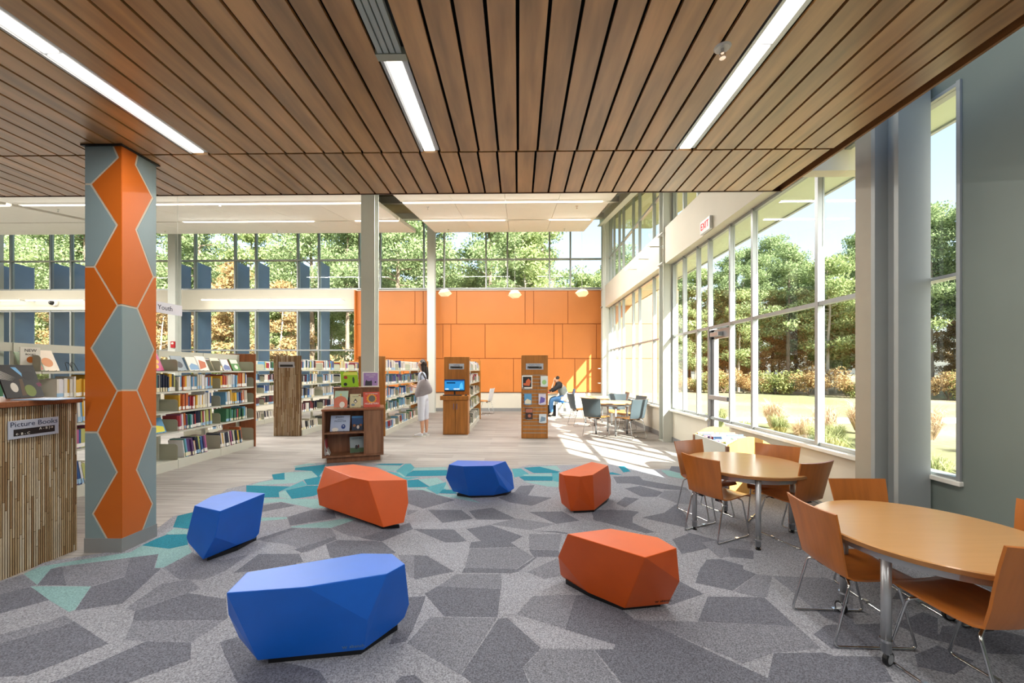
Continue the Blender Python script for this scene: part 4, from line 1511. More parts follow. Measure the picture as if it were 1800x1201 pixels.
# left part seen above the bamboo counter
for px, w_, h, b0, b1, art, lb in ((75, .2, .22, '#b9d0b4', '#c95b40', 3, 'green and red picture book on the display shelf above the bamboo counter'), (104, .17, .25, '#f3e3cc', '#d8832f', 2, 'white book with orange figure on the display shelf left of the column'), ):
    face_book((xf - .09, YatX(px, xf), LV[0]), w_, h, radians(24), radians(90), b0, b1, lb, art, group='picture books on the top display shelf')
for i, px in enumerate((133, 142)):
    yy = YatX(px, xf)
    tag(MB().tube([(0, -.03, 0), (-.04, -.018, .09), (-.05, 0, .1), (-.04, .018, .09), (0, .03, 0)], .003, 5).build('wire_easel', M_BLACK, None, loc=(xf - .06, yy, LV[0])), ['empty black wire easel farther from the column', 'empty black wire easel right against the column'][i] + ', on the display shelf', 'book stand')
sg = thing('new_books_sign', 'white sign reading NEW BOOKS with an orange disc above the shelving', 'sign', (xf - .1, YatX(53, xf - .1), 1.49))
box('sign_board', (-.004, .004, -.085, .085, 0, .2), M_WHITE, sg)
Ms = frame((.0046, 0, .165), (0, 1, 0), (0, 0, 1))
text('lettering', 'NEW', .045, M_BLACK, sg, Ms)
text('lettering', 'BOOKS', .026, M_BLACK, sg, frame((.0046, 0, .125), (0, 1, 0), (0, 0, 1)))
MB().lathe([(.033, 0), (.033, .0008)], 20, M=frame((.0046, 0, .07), (0, 1, 0), (0, 0, 1))).build('orange_disc', mat('orange disc', '#d9803a', .5), sg)

# --- farther double shelving units
LV5 = [1.46, 1.14, .83, .52, .12]


def far_unit(label, xface, y0, y1, nsec, pals, blue=False, hb=.23):
    t = shelving('steel_shelving', label, xface, y0, y1, nsec, LV5, 1.70, dep=.26, zpl=.15)
    L = (y1 - y0) / nsec
    for li, z in enumerate(LV5):
        for i in range(nsec):
            pal = pals[li % len(pals)]
            book_row(xface, y0 + i * L + .02, y0 + (i + 1) * L - .03 - random.choice([0, .05, .2]), z, None, lean=.17 if li == 4 else random.choice([0, 0, .04]), pal=pal, hmax=hb, tmin=.02, tmax=.042, depth=.17, fillp=random.uniform(.85, 1))
            # backs of the books on the far side
    return t


pa = [None, [7, 13, 2, 12, 8, 10], [2, 12, 0, 13, 9], [7, 13, 12, 10, 2], [13, 7, 2, 9]]
pb = [[2, 12, 16, 5, 0, 9], [3, 0, 8, 5, 9, 13], [8, 8, 0, 12, 6, 9], [3, 8, 8, 13, 9], [9, 1, 12, 3, 8]]
pd = [[0, 2, 12, 16], [2, 0, 12, 1], [9, 14, 13, 2], [14, 9, 12, 13], [13, 9, 2, 7]]
xa = W(530, 766.7).x
ya = W(530, 766.7).y
uA = far_unit('steel shelving of small books behind the bamboo end panel, left of the bookcase', xa, ya + .03, 12.3, 4, pa)
xb = W(677, 766.7).x
uB = far_unit('steel shelving that the standing woman faces', xb, ya + .03, 12.6, 4, pb)
xc_ = W(448, 749).x
uC = far_unit('steel shelving seen between the cherry end panel and the bamboo end panel', xc_, ya, 12.4, 4, pa)
xd = XatY(824.5, 9.1)
uD = far_unit('steel shelving behind the computer desk', xd, 9.12, 11.6, 3, pd)
for u, xx in ((uB, xb), (uD, xd)):
    end_panel(u, -.30, .29, -.03, 1.76, M_OAKP)
    L = {uB: 12.6 - ya - .03, uD: 11.6 - 9.12}[u]
    end_panel(u, -.30, .31, L, 1.74, M_OAKP)
end_panel(uA, -.30, .31, 12.3 - ya - .03, 1.74, M_OAKP)
o = stuff.build('shelf_books', STUFF_MATS)
tag(o, 'small tightly packed books on the farther steel shelving', 'books', None, 'stuff')

# bamboo panels -----------------------------------------------------------------
CANE = [mat('cane %d' % i, c, .45, noise=.12, nscale=14, stretch=(1, 1, .4)) for i, c in enumerate(['#cdbb9c', '#b9a17c', '#a78c66', '#c4b397', '#9a7c58', '#d6c8ae'])]


def canes(parent, width, z0, z1, M, step=.019, seed=1):
    random.seed(seed)
    m = MB()
    x = 0
    while x < width - step * .5:
        r = step * random.uniform(.3, .38)
        z = z0 - random.uniform(0, .3)
        while z < z1:
            z2 = min(z + random.uniform(.25, .75), z1)
            a0 = max(z, z0)
            if z2 - a0 > .02:
                ci = random.randrange(6)
                vs, k = [], 6
                for zz in (a0 + .001, z2 - .003):
                    for j in range(k):
                        an = pi * j / (k - 1)
                        vs.append(M @ Vector((x + r * cos(an), zz, r * sin(an))))
                m.add(vs, [(j, j + 1, k + j + 1, k + j) for j in range(k - 1)] + [tuple(range(k)), tuple(range(k, 2 * k))], ci)
            z = z2
        x += step
    return m.build('bamboo_canes', CANE, parent, kind='stuff')


def sign(parent, M, w_, h, title, sub=None, arrows=True, tsz=None):
    """plate centred at M origin (x right, y up, z out)"""
    MB().box(-w_ / 2, w_ / 2, -h / 2, h / 2, 0, .008, 0, M).build('sign_plate', mat('silver sign', '#b3b9c6', .4, noise=.02), parent, bevel=.002)
    MB().box(-w_ * .41, w_ * .41, -h * .34, h * .02, .008, .0095, 0, M).build('sign_strip', M_BLACK, parent)
    if title:
        text('lettering', title, tsz or h * .36, mat('slate lettering', '#2c3550', .6), parent, M @ Matrix.Translation((0, h * .27, .0085)))
    if sub:
        text('lettering', sub[0], h * .19, M_WHITE, parent, M @ Matrix.Translation((w_ * .38, -h * .08, .0098)), align='RIGHT')
        text('lettering', sub[1], h * .19, M_WHITE, parent, M @ Matrix.Translation((-w_ * .38, -h * .25, .0098)), align='LEFT')


# near bamboo counter
pc = W(137, 967)
CX, CY1 = pc.x, pc.y
CY0 = CY1 - .66
ct = thing('bamboo_counter', 'low shelving unit with a bamboo clad side and cherry top reading Picture Books', 'counter', (CX, CY0, 0))
box('carcass', (-2.6, -.03, .0, CY1 - CY0, 0, 1.19), M_CHERRY, ct)
box('countertop', (-2.7, .02, -.03, CY1 - CY0 + .02, 1.19, 1.23), mat('cherry edge top', '#8a5230', .35, noise=.2, stretch=(1, 8, 8)), ct, bevel=.004)
box('side_panel', (-.03, -.014, .0, CY1 - CY0, 0, 1.19), mat('bamboo backing', '#5b4027', .7, noise=.1), ct)
canes(ct, CY1 - CY0, .0, 1.19, frame((-.012, .008, 0), (0, 1, 0), (0, 0, 1)), .0135)
sy = (W(14.5, 741, 0) * 0).y
ys0, ys1 = YatX(13, CX) - CY0, YatX(101.5, CX) - CY0
zs = [Zat(741, CX, YatX(13, CX)), Zat(774, CX, YatX(13, CX))]
sp = thing('picture_books_sign', 'silver sign reading Picture Books on the bamboo side panel', 'sign', (CX + .0, CY0 + (ys0 + ys1) / 2, (zs[0] + zs[1]) / 2))
sign(sp, frame((0, 0, 0), (0, 1, 0), (0, 0, 1)), ys1 - ys0, zs[0] - zs[1], 'Picture Books', ('A - B |\u2192', '\u2190 B - C'), tsz=.05)
# big display book on the counter
bk, T, flat, circ = face_book((WD(47, 697, 3.1).x, WD(47, 697, 3.1).y, 1.232), .23, .28, radians(22), radians(88), '#1a1b1d', '#77816f', 'large black picture book open to view on a wire easel, on the bamboo counter', 0, group=None)
gm = mat('cover art green', '#6f7f3c', .5)
pm_ = mat('cover art pale', '#c4c2b8', .5)
for k in range(7):
    flat([(-.14, .26 - .014 * k), (-.02 - .004 * k, .17 - .004 * k), (-.14, .254 - .014 * k)], pm_)
flat(circ(.04, .06, .035, 16, .05), gm)
flat(circ(.06, .19, .04), M_BLACK, d=-.0009)
flat([(.09, .12), (.12, .13), (.125, .1), (.1, .09)], mat('cover art plum', '#6e2545', .5))
flat(circ(-.05, .09, .022, 14, .04), pm_)
flat([(-.03, .26), (.0, .26), (.03, .19), (.02, .18)], mat('cover art sky', '#6fa5cf', .5))
flat([(-.02, .02), (.01, .02), (.015, .16), (-.005, .16)], mat('cover art umber', '#54402c', .5))
tag(MB().box(-.16, .16, -.1, .1, 0, .006).build('flat_picture_book', mat('cover light blue', '#9fb9d8', .4), None, loc=(WD(85, 700, 2.95).x, WD(85, 700, 2.95).y, 1.231)), 'thin pale blue book lying flat on the bamboo counter', 'book')

# far bamboo end panel
pA0, pA1 = W(481, 766.5), W(529, 766.5)
t = thing('bamboo_end_panel', 'tall bamboo clad end panel of the far shelving with a small sign', 'end panel', (pA0.x, pA0.y, 0))
wA = pA1.x - pA0.x
box('panel_board', (0, wA, 0, .03, 0, 1.77), mat('bamboo backing', '#5b4027'), t)
canes(t, wA, 0, 1.77, frame((.008, -.001, 0), (1, 0, 0), (0, 0, 1)), .022, 5)
sign(t, frame((wA * .5, -.02, 1.77 - .2), (1, 0, 0), (0, 0, 1)), .35, .13, None)
# sign on desk end panel
sgD = thing('shelf_sign', 'small silver sign on the end panel above the computer screen', 'sign', (XatY(802.5, 9.09), 9.088, Zat(644.5, -1.2, 9.09)))
sign(sgD, frame((0, 0, 0), (1, 0, 0), (0, 0, 1)), .35, .13, 'Catalog', ('A - B', 'C'), tsz=.045)

# --- slat panel
q0, q1 = W(916.5, 771), W(963, 771)
wS = q1.x - q0.x
sp_ = thing('slatwall_panel', 'tall honey wood slatwall end panel displaying six leaflets and books', 'display panel', (q0.x, q0.y, 0))
box('panel_board', (0, wS, .012, .3, 0, 1.77), M_OAKP, sp_, bevel=.003)
zz = [Zat(y, q0.x, q0.y) for y in (659.5, 666, 672.5, 678.5, 685, 691.5, 697.5, 703.5, 710, 716.5, 723, 729, 735.5, 741.5, 748, 754.5, 761)]
zs_ = [1.77] + zz + [0]
for i in range(len(zs_) - 1):
    box('slat', (0, wS, 0, .014, zs_[i + 1] + .006, zs_[i] - .006), M_OAKP, sp_)
for z in zz:
    box('groove_insert', (.03, wS - .03, -.006, .012, z - .006, z + .004), M_ALU, sp_)
sgE = thing('shelf_sign', 'small silver sign reading graphic fiction on the slatwall panel', 'sign', (q0.x + wS * .5, q0.y - .001, Zat(644.5, q0.x, q0.y)))
sign(sgE, frame((0, -.003, 0), (1, 0, 0), (0, 0, 1)), .37, .13, 'Graphic Fiction', ('A - B', 'C'), tsz=.04)
for px, py, w_, h, b0, b1, art, lb in ((926.5, 683.5, .22, .28, '#f3f0ea', '#1c1a1e', 0, 'white framed poster with a dark and orange picture on the slatwall'), (956.5, 680, .155, .23, '#dfe6e8', '#9fce8a', 2, 'pale booklet with green disc, top right of the slatwall'),
                                (928, 711.5, .155, .23, '#5e9fd0', '#e6dfc8', 3, 'blue and cream booklet, middle left of the slatwall'), (953, 711.5, .155, .23, '#d8d3e6', '#6a5fb0', 5, 'lilac booklet, middle right of the slatwall'),
                                (930, 737, .155, .23, '#40302e', '#b5705a', 4, 'dark red patterned booklet, lower left of the slatwall'), (954, 743.5, .155, .19, '#cfd8df', '#7c93a6', 5, 'grey white booklet, lower right of the slatwall')):
    z = Zat(py, q0.x, q0.y)
    bk, T, flat, circ = face_book((XatY(px, q0.y), q0.y - .03, z), w_, h, radians(4), 0, b0, b1, lb, art, group='booklets on the slatwall', easel=False, th=.008)
    MB().box(-.05, .05, -.012, .02, -.008, .002).build('holder', M_ALU, bk)
    if px == 926.5:
        flat([(-.09, .035), (.09, .035), (.09, .255), (-.09, .255)], mat('poster black', '#1c1a1e', .5), d=-.0008)
        flat([(-.07, .07), (.05, .06), (.08, .16), (.03, .22), (-.02, .17), (-.03, .12), (-.08, .12)], mat('poster orange', '#cf6a41', .5), d=-.0014)
        flat([(-.1, .01), (-.06, .01), (-.06, .03), (-.1, .03)], M_BLACK, d=-.0014)

# --- computer desk
d0, d1 = W(778.5, 764.5), W(822.5, 764.5)
wD = d1.x - d0.x
dk = thing('computer_desk', 'honey wood catalogue desk with two cupboard doors', 'desk', (d0.x, d0.y, 0))
dd = 9.07 - d0.y
box('cabinet', (0, wD, .02, dd, 0, .78), M_OAKP, dk)
for i in range(2):
    a = i * wD / 2 + .004
    dr_ = box('door', (a, a + wD / 2 - .008, 0, .02, .02, .77), M_OAKP, dk, bevel=.002)
    xh = wD / 2 + (-.04 if i == 0 else .03)
    MB().box(xh, xh + .012, -.025, -.012, .57, .7).box(xh, xh + .012, -.012, 0, .57, .582).box(xh, xh + .012, -.012, 0, .688, .7).build('handle', M_CHROME, dr_)
box('desktop', (-.06, wD + .02, -.03, dd, .78, .875), M_OAKP, dk, bevel=.004)
mn = thing('monitor', 'computer screen showing a blue page on the catalogue desk', 'monitor', (XatY(799, d0.y + .15), d0.y + .15, .876))
MB().box(-.06, .06, -.05, .05, 0, .01).tube([(0, .02, .01), (0, .02, .14)], .02, 8).build('stand', M_BLACK, mn)
box('bezel', (-.235, .235, -.012, .02, .09, .365), M_BLACK, mn, bevel=.004)
box('screen', (-.225, .225, -.0135, -.012, .12, .355), emis('screen blue', '#2f86c4', 1.0), mn)
m = MB().box(-.225, .225, -.0145, -.0135, .325, .355).build('screen_banner', emis('screen navy', '#27508f', .8), mn)
sw = emis('screen white', '#cfe6f4', .9)
MB().prism([(.1, .15), (.2, .15), (.19, .24), (.17, .3), (.13, .26)], .0136, .0146, 0, frame((0, 0, 0), (1, 0, 0), (0, 0, 1))).build('screen_art', emis('screen sky', '#55b5ec', 1.0), mn)
for cx in (-.17, .02, .08):
    MB().prism([(cx + .045 * cos(k * pi / 6), .145 + .016 * sin(k * pi / 6)) for k in range(12)], .0136, .0148, 0, frame((0, 0, 0), (1, 0, 0), (0, 0, 1))).build('screen_cloud', sw, mn)
MB().box(-.18, .02, -.015, -.0145, .27, .3).build('screen_heading', emis('screen dark text', '#1c4a78', .5), mn)
kb = thing('keyboard', 'black keyboard in front of the computer screen', 'keyboard', (XatY(796, d0.y + .03), d0.y + .04, .876))
box('keyboard_body', (-.22, .2, -.06, .06, 0, .015), M_BLACK, kb)
mk = MB()
for r in range(4):
    for c_ in range(14):
        mk.box(-.21 + c_ * .029, -.186 + c_ * .029, -.052 + r * .027, -.03 + r * .027, .015, .021)
mk.build('keys', mat('key black', '#26282b', .5), kb, kind='stuff')
tag(MB().lathe([(.028, 0), (.032, .01), (.022, .026), (.006, .03)], 14).build('computer_mouse', M_BLACK, None, loc=(XatY(819, d0.y + .04), d0.y + .04, .8762)), 'black computer mouse at the right end of the catalogue desk', 'mouse')

# --- brown two-tier bookcase
rz = radians(20)
b0 = W(566, 817)
bc_ = thing('display_bookcase', 'brown wooden bookcase with open shelves, closed side and a raised rear tier', 'bookcase', (b0.x, b0.y, 0), rz)
BWD, BD, BH = .90, .6, .845
box('plinth', (.06, BWD - .05, .05, BD - .03, 0, .09), M_BROWNW, bc_, bevel=.004)
box('bottom_board', (0, BWD, 0, BD, .09, .12), M_BROWNW, bc_)
box('side_panel', (0, .03, 0, BD, .12, BH - .03), M_BROWNW, bc_)
box('side_panel', (BWD - .03, BWD, 0, BD, .12, BH - .03), M_BROWNW, bc_)
box('divider', (.60, .63, 0.01, BD * .5, .12, BH - .03), M_BROWNW, bc_)
box('fixed_panel', (.63, BWD - .03, .012, .03, .12, BH - .03), mat('bookcase panel veneer', '#95684a', .5, noise=.25, nscale=3, stretch=(8, 8, .9)), bc_, bevel=.002)
box('shelf', (.03, .60, .01, BD * .5, .455, .48), M_BROWNW, bc_)
box('back_board', (.03, BWD - .03, BD * .5, BD * .5 + .02, .12, BH - .03), M_BROWNW, bc_)
box('top_board', (-.01, BWD + .01, -.01, BD, BH - .03, BH), mat('bookcase top veneer', '#925a3a', .3, noise=.25, nscale=3, stretch=(1, 8, 8)), bc_, bevel=.003)
# riser
RZ = 1.17
box('riser_top', (.13, .84, .26, .56, RZ - .025, RZ), M_BROWNW, bc_, bevel=.003)
box('riser_side', (.14, .165, .27, .55, BH, RZ - .025), M_BROWNW, bc_)
box('riser_side', (.805, .83, .27, .55, BH, RZ - .025), M_BROWNW, bc_)
box('riser_rail', (.165, .805, .28, .3, RZ - .16, RZ - .025), M_BROWNW, bc_)
Mb = Matrix.Translation(bc_.location) @ Matrix.Rotation(rz, 4, 'Z')


def bw(x, y, z):
    return Mb @ Vector((x, y, z))


M_TW = mat('white print', '#f4f1ea', .5)
M_TN = mat('navy print', '#24355c', .5)
# riser-top books
bk, T, flat, circ = face_book(bw(.38, .36, RZ), .27, .27, radians(20), rz + .25, '#8fbf1f', '#2f4420', 'lime green picture book on the raised tier of the brown bookcase', 0, group='books on the brown bookcase')
flat(circ(-.06, .17, .03), mat('art red', '#9e2f22', .5)); flat(circ(.06, .12, .018, 12, .06), mat('art moss', '#2f4420', .5)); flat(circ(-.07, .05, .028), M_BLACK)
flat([(-.1, .27 - .06), (.13, .21), (.12, .262), (-.08, .262)], mat('art leaf', '#d5d95a', .5))
fr = thing('framed_notice', 'white framed lilac notice with white lettering and a dark cat shape', 'notice', bw(.70, .35, RZ), rz, None)
box('frame', (-.13, .13, 0, .012, .0, .255), M_TW, fr)
box('notice_sheet', (-.112, .112, -.0012, 0, .02, .235), mat('lilac sheet', '#b08fc9', .6), fr)
box('foot', (-.13, .13, -.03, .05, -.0, .006), M_TW, fr)
text('lettering', 'READ LISTEN', .026, M_TW, fr, frame((0, -.002, .2), (1, 0, 0), (0, 0, 1)))
text('lettering', 'LEARN', .026, M_TW, fr, frame((.01, -.002, .168), (1, 0, 0), (0, 0, 1)))
MB().prism([(-.09, .02), (.02, .02), (.02, .09), (.01, .115), (-.01, .098), (-.05, .1), (-.07, .12), (-.085, .09)], .0014, .002, 0, frame((0, 0, 0), (1, 0, 0), (0, 0, 1))).build('dark_shape', mat('notice grey', '#43424c', .6), fr)
MB().lathe([(.014, 0), (.014, .001)], 12, M=frame((.075, -.002, .08), (1, 0, 0), (0, 0, 1))).build('small_shape', mat('notice grey', '#43424c', .6), fr)
# top-board books
bk, T, flat, circ = face_book(bw(.25, .13, BH), .2, .29, radians(20), rz - .12, '#b9d9c3', '#dd7a5b', 'tall mint and coral picture book leaning left on the brown bookcase', 0, group='books on the brown bookcase')
flat([(-.1, .01), (.1, .01), (.1, .12), (.06, .18), (0, .205), (-.06, .19), (-.1, .16)], mat('cover #dd7a5b', '#dd7a5b')); flat(circ(.02, .06, .04, 16, .05), M_TW, d=-.001); flat(circ(-.01, .225, .016), mat('art lemon', '#e6dd7a'), d=-.001)
bk, T, flat, circ = face_book(bw(.47, .14, BH), .165, .225, radians(12), rz, '#d9d3a6', '#3f4640', 'small cream picture book in the middle of the bookcase top', 0, words=None, group='books on the brown bookcase')
flat([(-.03, .1), (0, .15), (.03, .1), (0, .07)], mat('art ink', '#33393a'), d=-.001); flat(circ(0, .1, .016), M_TW, d=-.0014); flat(circ(-.035, .05, .028, 14, .02), mat('art slate', '#7d93a3')); flat(circ(.06, .2, .018, 12, .008), mat('art red', '#9e2f22'))
text('title', 'SLEEP WHEN', .017, mat('ink green', '#39523c'), bk, T @ frame((0, -.001, .18), (1, 0, 0), (0, 0, 1)))
bk, T, flat, circ = face_book(bw(.72, .14, BH), .255, .255, radians(14), rz + .12, '#d2462c', '#f2a32d', 'square red picture book with MONSTERS lettering at right of the bookcase top', 0, group='books on the brown bookcase')
star = []
for k in range(28):
    r_ = .085 if k % 2 else .066
    star.append((r_ * cos(2 * pi * k / 28), .145 + r_ * sin(2 * pi * k / 28)))
flat(star, mat('art amber', '#f2a32d')); flat(circ(.005, .145, .053, 20, .055), mat('art grey', '#6d6a62'), d=-.0012)
text('title', 'WE LOVE FISHING', .024, M_TW, bk, T @ frame((0, -.001, .225), (1, 0, 0), (0, 0, 1)))
text('title', 'MONSTERS', .043, M_TW, bk, T @ frame((0, -.0018, .06), (1, 0, 0), (0, 0, 1)))
# shelf books
bk, T, flat, circ = face_book(bw(.24, .12, .48), .29, .255, radians(16), rz - .14, '#aebfdf', '#2e4f8e', 'pale blue picture book with navy lettering on the middle shelf', 0, group='books on the brown bookcase')
text('title', 'JEREMY', .04, M_TN, bk, T @ frame((-.01, -.001, .225), (1, 0, 0), (0, 0, 1)))
text('title', 'DRAWS A', .02, M_TN, bk, T @ frame((0, -.001, .19), (1, 0, 0), (0, 0, 1)))
text('title', 'MONSTER', .038, M_TN, bk, T @ frame((0, -.001, .16), (1, 0, 0), (0, 0, 1)))
flat(circ(.05, .075, .032, 18, .038), mat('art navy', '#2c4b92')); flat(circ(.05, .085, .008), M_TW, d=-.0012); flat(circ(-.07, .03, .05, 16, .03), M_TW)
bk, T, flat, circ = face_book(bw(.50, .14, .48), .17, .235, radians(9), rz + .02, '#1f4f86', '#8c5a3c', 'dark blue picture book with small figures on the middle shelf', 0, group='books on the brown bookcase')
flat([(-.085, .006), (.085, .006), (.085, .1), (-.085, .1)], mat('art night', '#2e3d55')); flat(circ(.01, .055, .02, 14, .03), M_TW, d=-.001); flat(circ(-.045, .08, .022), mat('art tan', '#9c6a4a'), d=-.001); flat(circ(.05, .085, .02), mat('art tan', '#9c6a4a'), d=-.001)
flat([(-.085, .2), (.085, .2), (.085, .232), (-.085, .232)], mat('art sky2', '#4a8fca'))
bk, T, flat, circ = face_book(bw(.50, .15, .12), .215, .26, radians(15), rz + .18, '#91a2a8', '#4f6a35', 'grey green picture book with two small figures on the lowest shelf', 0, group='books on the brown bookcase')
flat([(-.107, .006), (.107, .006), (.107, .07), (-.107, .085)], mat('art field', '#4f6a4c')); flat(circ(-.01, .09, .022, 12, .035), mat('art ink', '#33393a'), d=-.001); flat(circ(.02, .1, .012, 10, .03), mat('art maroon', '#5d2a2a'), d=-.001)
text('title', 'NIGHT SKY', .03, mat('art ink', '#33393a'), bk, T @ frame((0, -.001, .225), (1, 0, 0), (0, 0, 1)))
for i, (x, a, ci, lb) in enumerate(((.045, .06, 12, 'white spined thin book upright at the left of the lowest shelf'), (.07, .1, 1, 'thin red book beside the white one on the lowest shelf'), (.1, .38, 16, 'pale thin book leaning steeply on the lowest shelf of the brown bookcase'))):
    o = bpy.data.objects.new('book', book_mesh(ci, 0))
    C.objects.link(o)
    Mm = Mb @ Matrix.Translation((x - .012, .06, .121)) @ Matrix.Rotation(-a, 4, 'Y') @ Matrix.Diagonal((.014, .2, .25, 1))
    o.matrix_world = Mm
    tag(o, lb, 'book', 'spine-out books on the brown bookcase')
for i in range(8):
    x = .2 + .07 * i + (.03 if i > 3 else 0)
    o = bpy.data.objects.new('book', book_mesh([13, 16, 7, 13, 13, 12, 10, 7][i], 0))
    C.objects.link(o)
    o.matrix_world = Mb @ Matrix.Translation((x, .33, BH + .001)) @ Matrix.Diagonal((.026, .17, .16, 1))
    tag(o, '%s book standing behind the display books under the raised tier, %s from the left' % (['charcoal', 'ivory', 'navy', 'black', 'dark', 'white', 'maroon', 'blue'][i], ORD[i]), 'book', 'books under the raised tier')

# --- book bin by the window
bn = thing('book_bin', 'maple browsing bin with arched ends full of picture books under the window', 'book bin', (2.44, 4.62, 0))
M_MAP = mat('light maple', '#d9a860', .4, noise=.12, nscale=3, stretch=(8, 8, 1))
def arch(w_, z0, z1, z2):
    return [(0, z0), (w_, z0), (w_, z1)] + [(w_ - w_ * k / 12, z1 + (z2 - z1) * sin(pi * k / 12)) for k in range(1, 12)] + [(0, z1)]
for y in (0, .84):
    MB().prism(arch(.54, .0, .56, .67), 0, .03, 0, Matrix(((1, 0, 0, 0), (0, 0, -1, y + .03), (0, 1, 0, 0), (0, 0, 0, 1)))).build('arched_end', M_MAP, bn)
box('bin_side', (0, .02, .03, .84, .36, .57), M_SHELF, bn)
box('bin_side', (.52, .54, .03, .84, .36, .57), M_SHELF, bn)
box('bin_floor', (.02, .52, .03, .84, .36, .38), M_MAP, bn)
box('lower_shelf', (.02, .52, .03, .84, .12, .14), M_MAP, bn)
for x in (-.012, .52):
    box('corner_post', (x, x + .032, -.012, .025, 0, .56), M_BROWNW, bn)
    box('corner_post', (x, x + .032, .845, .882, 0, .56), M_BROWNW, bn)
random.seed(11)
for r in range(2):
    for i in range(16):
        ci = random.randrange(18)
        o = bpy.data.objects.new('book', book_mesh(ci, 0))
        C.objects.link(o)
        o.matrix_world = Matrix.Translation((2.685 + r * .245, 4.67 + i * .048, .382)) @ Matrix.Rotation(-.25, 4, 'X') @ Matrix.Rotation(pi / 2, 4, 'Z') @ Matrix.Diagonal((.012, .21, random.uniform(.2, .245), 1))
        tag(o, '%s picture book in the browsing bin, %s row, %s from the front' % (CNAME[ci], ['room-side', 'window-side'][r], ORD[i]), 'book', 'picture books in the browsing bin')
# ================================================================== FIXTURES
M_TUBE = emis('wall light tube', '#fff3df', 6.0)
def linear_light(name, p0, p1, label, wall_dir, nseg=2):
    p0, p1 = Vector(p0), Vector(p1)
    t = thing(name, label, 'wall light', p0)
    L = (p1 - p0)
    wd_ = Vector(wall_dir)
    for i in range(nseg):
        a = L * (i / nseg) + L.normalized() * .03
        b_ = L * ((i + 1) / nseg) - L.normalized() * .03
        MB().tube([a, b_], .028, 10).build('housing', M_WHITE, t)
        MB().tube([a + Vector((0, 0, -.012)), b_ + Vector((0, 0, -.012))], .022, 10).build('diffuser', M_TUBE, t)
    for i in range(nseg + 1):
        a = L * (i / nseg)
        MB().tube([a, a + wd_ * .28], .011, 6).tube([a + wd_ * .27, a + wd_ * .29], .03, 8).build('bracket', M_STEEL, t)
    return t


z = Zat(526, XatY(480, 13.62), 13.62)
for (a, b_, lb) in ((353, 600, 'long twin tube light on the back wall band, right of the fire alarm column'), (44, 146, 'tube light on the back band left of the patterned column'), (-80, 34, 'tube light on the back band at the left picture edge')):
    xa_, xb_ = XatY(a, 13.62), XatY(b_, 13.62)
    linear_light('wall_light', (xa_, 13.62, z), (xb_, 13.62, z), lb, (0, 1, 0), 2 if b_ - a > 150 else 1)
    l_ = area('wall_light_lamp', ((xa_ + xb_) / 2, 13.7, z - .05), xb_ - xa_, .06, 3 * (xb_ - xa_) / 4, rot=(radians(40), 0, 0))
linear_light('wall_light', (2.68, YatX(1099, 2.68), 3.98), (2.68, YatX(1141, 2.68), 3.98), 'tube light standing off the band over the far side windows', (1, 0, 0), 2)
# pendants
for px, py, lb in ((782, 515, 'left of the three faceted pendant lamps before the orange wall'), (905, 517.5, 'middle of the three faceted pendant lamps'), (1023, 515.5, 'right of the three faceted pendant lamps, nearest the side windows')):
    Y = 12.0
    x = XatY(px, Y)
    zc = Zat(py, x, Y)
    t = thing('pendant_lamp', lb, 'pendant lamp', (x, Y, zc))
    random.seed(px)
    bm = bmesh.new()
    for k in range(7):
        a = 2 * pi * k / 7 + .2
        bm.verts.new((.215 * cos(a) * random.uniform(.92, 1.05), .215 * sin(a), random.uniform(-.03, .03)))
    for k in range(5):
        a = 2 * pi * k / 5 + .5
        bm.verts.new((.12 * cos(a), .12 * sin(a), .105 + random.uniform(-.02, .01)))
        bm.verts.new((.12 * cos(a + .4), .12 * sin(a + .4), -.11 + random.uniform(-.01, .02)))
    bmesh.ops.convex_hull(bm, input=bm.verts)
    me = bpy.data.meshes.new('lamp_shade')
    bm.to_mesh(me)
    bm.free()
    mm = mat('lamp shade paper', '#ead9b8', .7)
    mm.node_tree.nodes['Principled BSDF'].inputs['Emission Color'].default_value = lin('#ffdca8')
    mm.node_tree.nodes['Principled BSDF'].inputs['Emission Strength'].default_value = .35
    me.materials.append(mm)
    o = bpy.data.objects.new('lamp_shade', me)
    C.objects.link(o)
    o.parent = t
    MB().tube([(0, 0, .1), (0, 0, cloud_z(Y) - zc + .0)], .004, 5).build('cord', M_STEEL, t)

# exit sign on the band wall
ey = YatX(1242, 2.94)
ez0, ez1 = Zat(407, 2.94, ey), Zat(386, 2.94, ey)
es_ = thing('exit_sign', 'white box sign with red EXIT letters above the glass door', 'sign', (2.96, ey, (ez0 + ez1) / 2))
box('sign_box', (-.05, 0, -.16, .16, -.1, .1), mat('exit sign white', '#dfe3e8', .4), es_, bevel=.006)
text('lettering', 'EXIT', .15, emis('exit red', '#e0383c', 1.2), es_, frame((-.052, 0, 0), (0, -1, 0), (0, 0, 1)), sx=.85)
# youth sign
yy0, yy1 = YatX(319, -5.3), YatX(319, -5.3) - .95
zt, zb = Zat(538, -5.3, yy0), Zat(556, -5.3, yy0)
ys = thing('youth_sign', 'white hanging sign reading Youth, partly behind the patterned column', 'sign', (-5.3, (yy0 + yy1) / 2, (zt + zb) / 2))
hh, ww = (zt - zb) / 2, (yy0 - yy1) / 2
box('sign_board', (-.01, .01, -ww, ww, -hh, hh), mat('hanging sign white', '#e2e4f2', .5, noise=.01), ys)
text('lettering', 'Youth', hh * 1.25, mat('slate lettering', '#2c3550'), ys, frame((.011, ww * .38, 0), (0, 1, 0), (0, 0, 1)))
for k in (-1, 1):
    MB().tube([(0, k * ww * .85, hh), (0, k * ww * .85, cloud_z(yy0) - ys.location.z)], .003, 5).build('hanging_wire', M_STEEL, ys)
